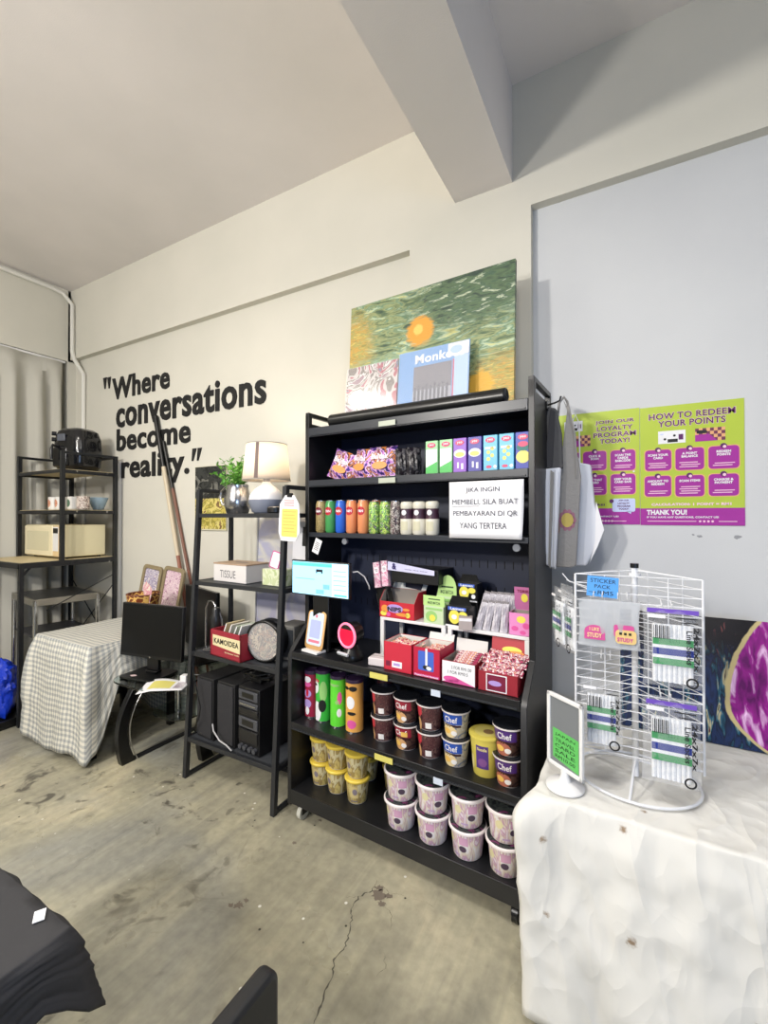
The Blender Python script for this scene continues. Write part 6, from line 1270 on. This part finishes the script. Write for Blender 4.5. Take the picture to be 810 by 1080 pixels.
t = thing('black_crate', 'low black crate on the floor under the blue bag', 'crate', (-4.15, 1.53, 0)); b = B(); b.bx(-.34, .28, -.12, .10, 0, .02).bx(-.34, .28, -.12, -.11, .02, .06).bx(-.34, .28, .09, .10, .02, .06).bx(-.34, -.33, -.12, .10, .02, .06).bx(.27, .28, -.12, .10, .02, .06); b.obj('crate_body', BLK2, t, bevel=.003)
t = thing('cardboard_carton', 'brown carton on the floor beneath the orange bag', 'box', (-3.835, 1.625, .0)); B().bx(-.05, .05, -.045, .045, 0, .212).obj('carton_body', m('carton_brown', (120, 104, 84), .8), t, bevel=.003); B().bx(-.015, .015, -.046, .046, .21, .2132).obj('carton_tape', WOOD, t)

# ================================================================= foreground: black clothed table and chair
NT = dict(x0=-1.9, x1=-.905, y0=-.55, y1=.435, z=.75)
t = thing('foreground_table', 'table hidden beneath the black cloth in the foreground', 'table', (-1.4, -.05, 0)); B().bx(-.485, .485, -.475, .475, .715, .745).obj('tabletop', m('table_white', None), t)
for sx in (-1, 1):
    for sy in (-1, 1): B().cyl((sx*.42, sy*.42, 0), (sx*.42, sy*.42, .715), .016, 12).obj('leg', DKGREY, t)
BC = m('black_cloth', (50, 50, 53), .7, spec=.4); N, L = nodes(BC); tc = N.new('ShaderNodeTexCoord'); n = N.new('ShaderNodeTexNoise'); n.inputs['Scale'].default_value = 7; n.inputs['Detail'].default_value = 5; n.inputs['Distortion'].default_value = 1; bp = N.new('ShaderNodeBump'); bp.inputs['Strength'].default_value = .3; bp.inputs['Distance'].default_value = .01; L.new(tc.outputs['Object'], n.inputs['Vector']); L.new(n.outputs['Fac'], bp.inputs['Height']); L.new(bp.outputs['Normal'], N['Principled BSDF'].inputs['Normal'])
def bdrop(x, y, s_):
    if x > NT['x1']-.005: return .085+.075*math.exp(-((y-NT['y1'])/.035)**2)+.10*min(1, max(0, (NT['y1']-y-.06)/.12))
    if y > NT['y1']-.005: return .12+.04*math.exp(-((x-NT['x1'])/.04)**2)
    return .22
bo = drape(NT['x0'], NT['x1'], NT['y0'], NT['y1'], NT['z'], bdrop, BC, 'black_tablecloth', amp=.008, seed=1.3, flare=.010, nfold=12, cornerf=lambda t_: .03*t_)
tag(bo, 'black tablecloth over the table at the lower left corner', 'tablecloth')
t = thing('paper_tag', 'small white tag stuck on the black tablecloth edge', 'tag', (-.973, .418, .754), R(-30)); B().bx(-.014, .014, -.009, .009, 0, .0012).obj('tag_card', PAPER, t); g = B(); g.rect(-.009, .009, -.001, .0, 0, lambda x, z: (x, z, .0014)); g.obj('tag_print', m('print_fade', (190, 190, 180), .7), t)
# chair: back along y, seat towards +x
t = thing('black_chair', 'black padded chair of which only the back top shows', 'chair', (-.30, .27, 0))
prof = [(-.215, .45), (-.215, .84)]+[(-.195-.02*math.cos(PI/2*k/8), .845+.02*math.sin(PI/2*k/8)) for k in range(1, 9)]+[(.195+.02*math.sin(PI/2*k/8), .845+.02*math.cos(PI/2*k/8)) for k in range(0, 9)]+[(.215, .45)]
B().prism(prof, -.014, .014, 'x').obj('backrest', m('chair_black', (24, 24, 26), .5), t, (-.155, 0, 0), bevel=.008, bseg=4)
B().prism(rr_poly(-.16, .24, -.215, .215, .04), .42, .47, 'z').obj('seat', m('chair_black', None), t, bevel=.012, bseg=3)
for x, y in ((-.15, -.19), (-.15, .19), (.22, -.19), (.22, .19)): B().cyl((x*1.1, y*1.05, 0), (x, y, .425), .012, 12).obj('leg', DKGREY, t)

# ================================================================= light
def area(name, loc, size, energy, color, target=None, shape='DISK', sy=None):
    l = bpy.data.lights.new(name, 'AREA'); l.shape = shape; l.size = size
    if sy: l.size_y = sy
    l.energy = energy; l.color = color; o = bpy.data.objects.new(name, l); C.objects.link(o); o.location = loc
    d = Vector(target)-Vector(loc) if target else Vector((0, 0, -1)); o.rotation_euler = d.to_track_quat('-Z', 'Y').to_euler(); return o
area('key_lamp', (-2.3, -1.9, 2.88), .3, 80, (1, .95, .87), (-1.4, 2.2, 1.0))
pl = bpy.data.lights.new('second_lamp', 'POINT'); pl.energy = 112; pl.color = (1, .96, .93); pl.shadow_soft_size = .1; po = bpy.data.objects.new('second_lamp', pl); C.objects.link(po); po.location = (-1.35, -1.9, 2.4)
area('ceiling_panel', (-.1, .35, 3.1), .5, 26, (1, .97, .93), None)
area('left_panel', (-2.6, .2, 3.1), .5, 20, (1, .95, .85), None)
area('cool_fill', (2.3, -2.6, 1.4), 1.6, 38, (.45, .64, 1), (.2, 1.5, .3))  # added cool fill that tints the white cloth front, no window stands here
wd = bpy.data.worlds.new('world'); bpy.context.scene.world = wd; wd.use_nodes = True; wd.node_tree.nodes['Background'].inputs[0].default_value = (.72, .80, 1, 1); wd.node_tree.nodes['Background'].inputs[1].default_value = .10
vs = bpy.context.scene.view_settings; vs.view_transform = 'Standard'; vs.look = 'None'; vs.gamma = 1; vs.exposure = .28; vs.use_curve_mapping = False
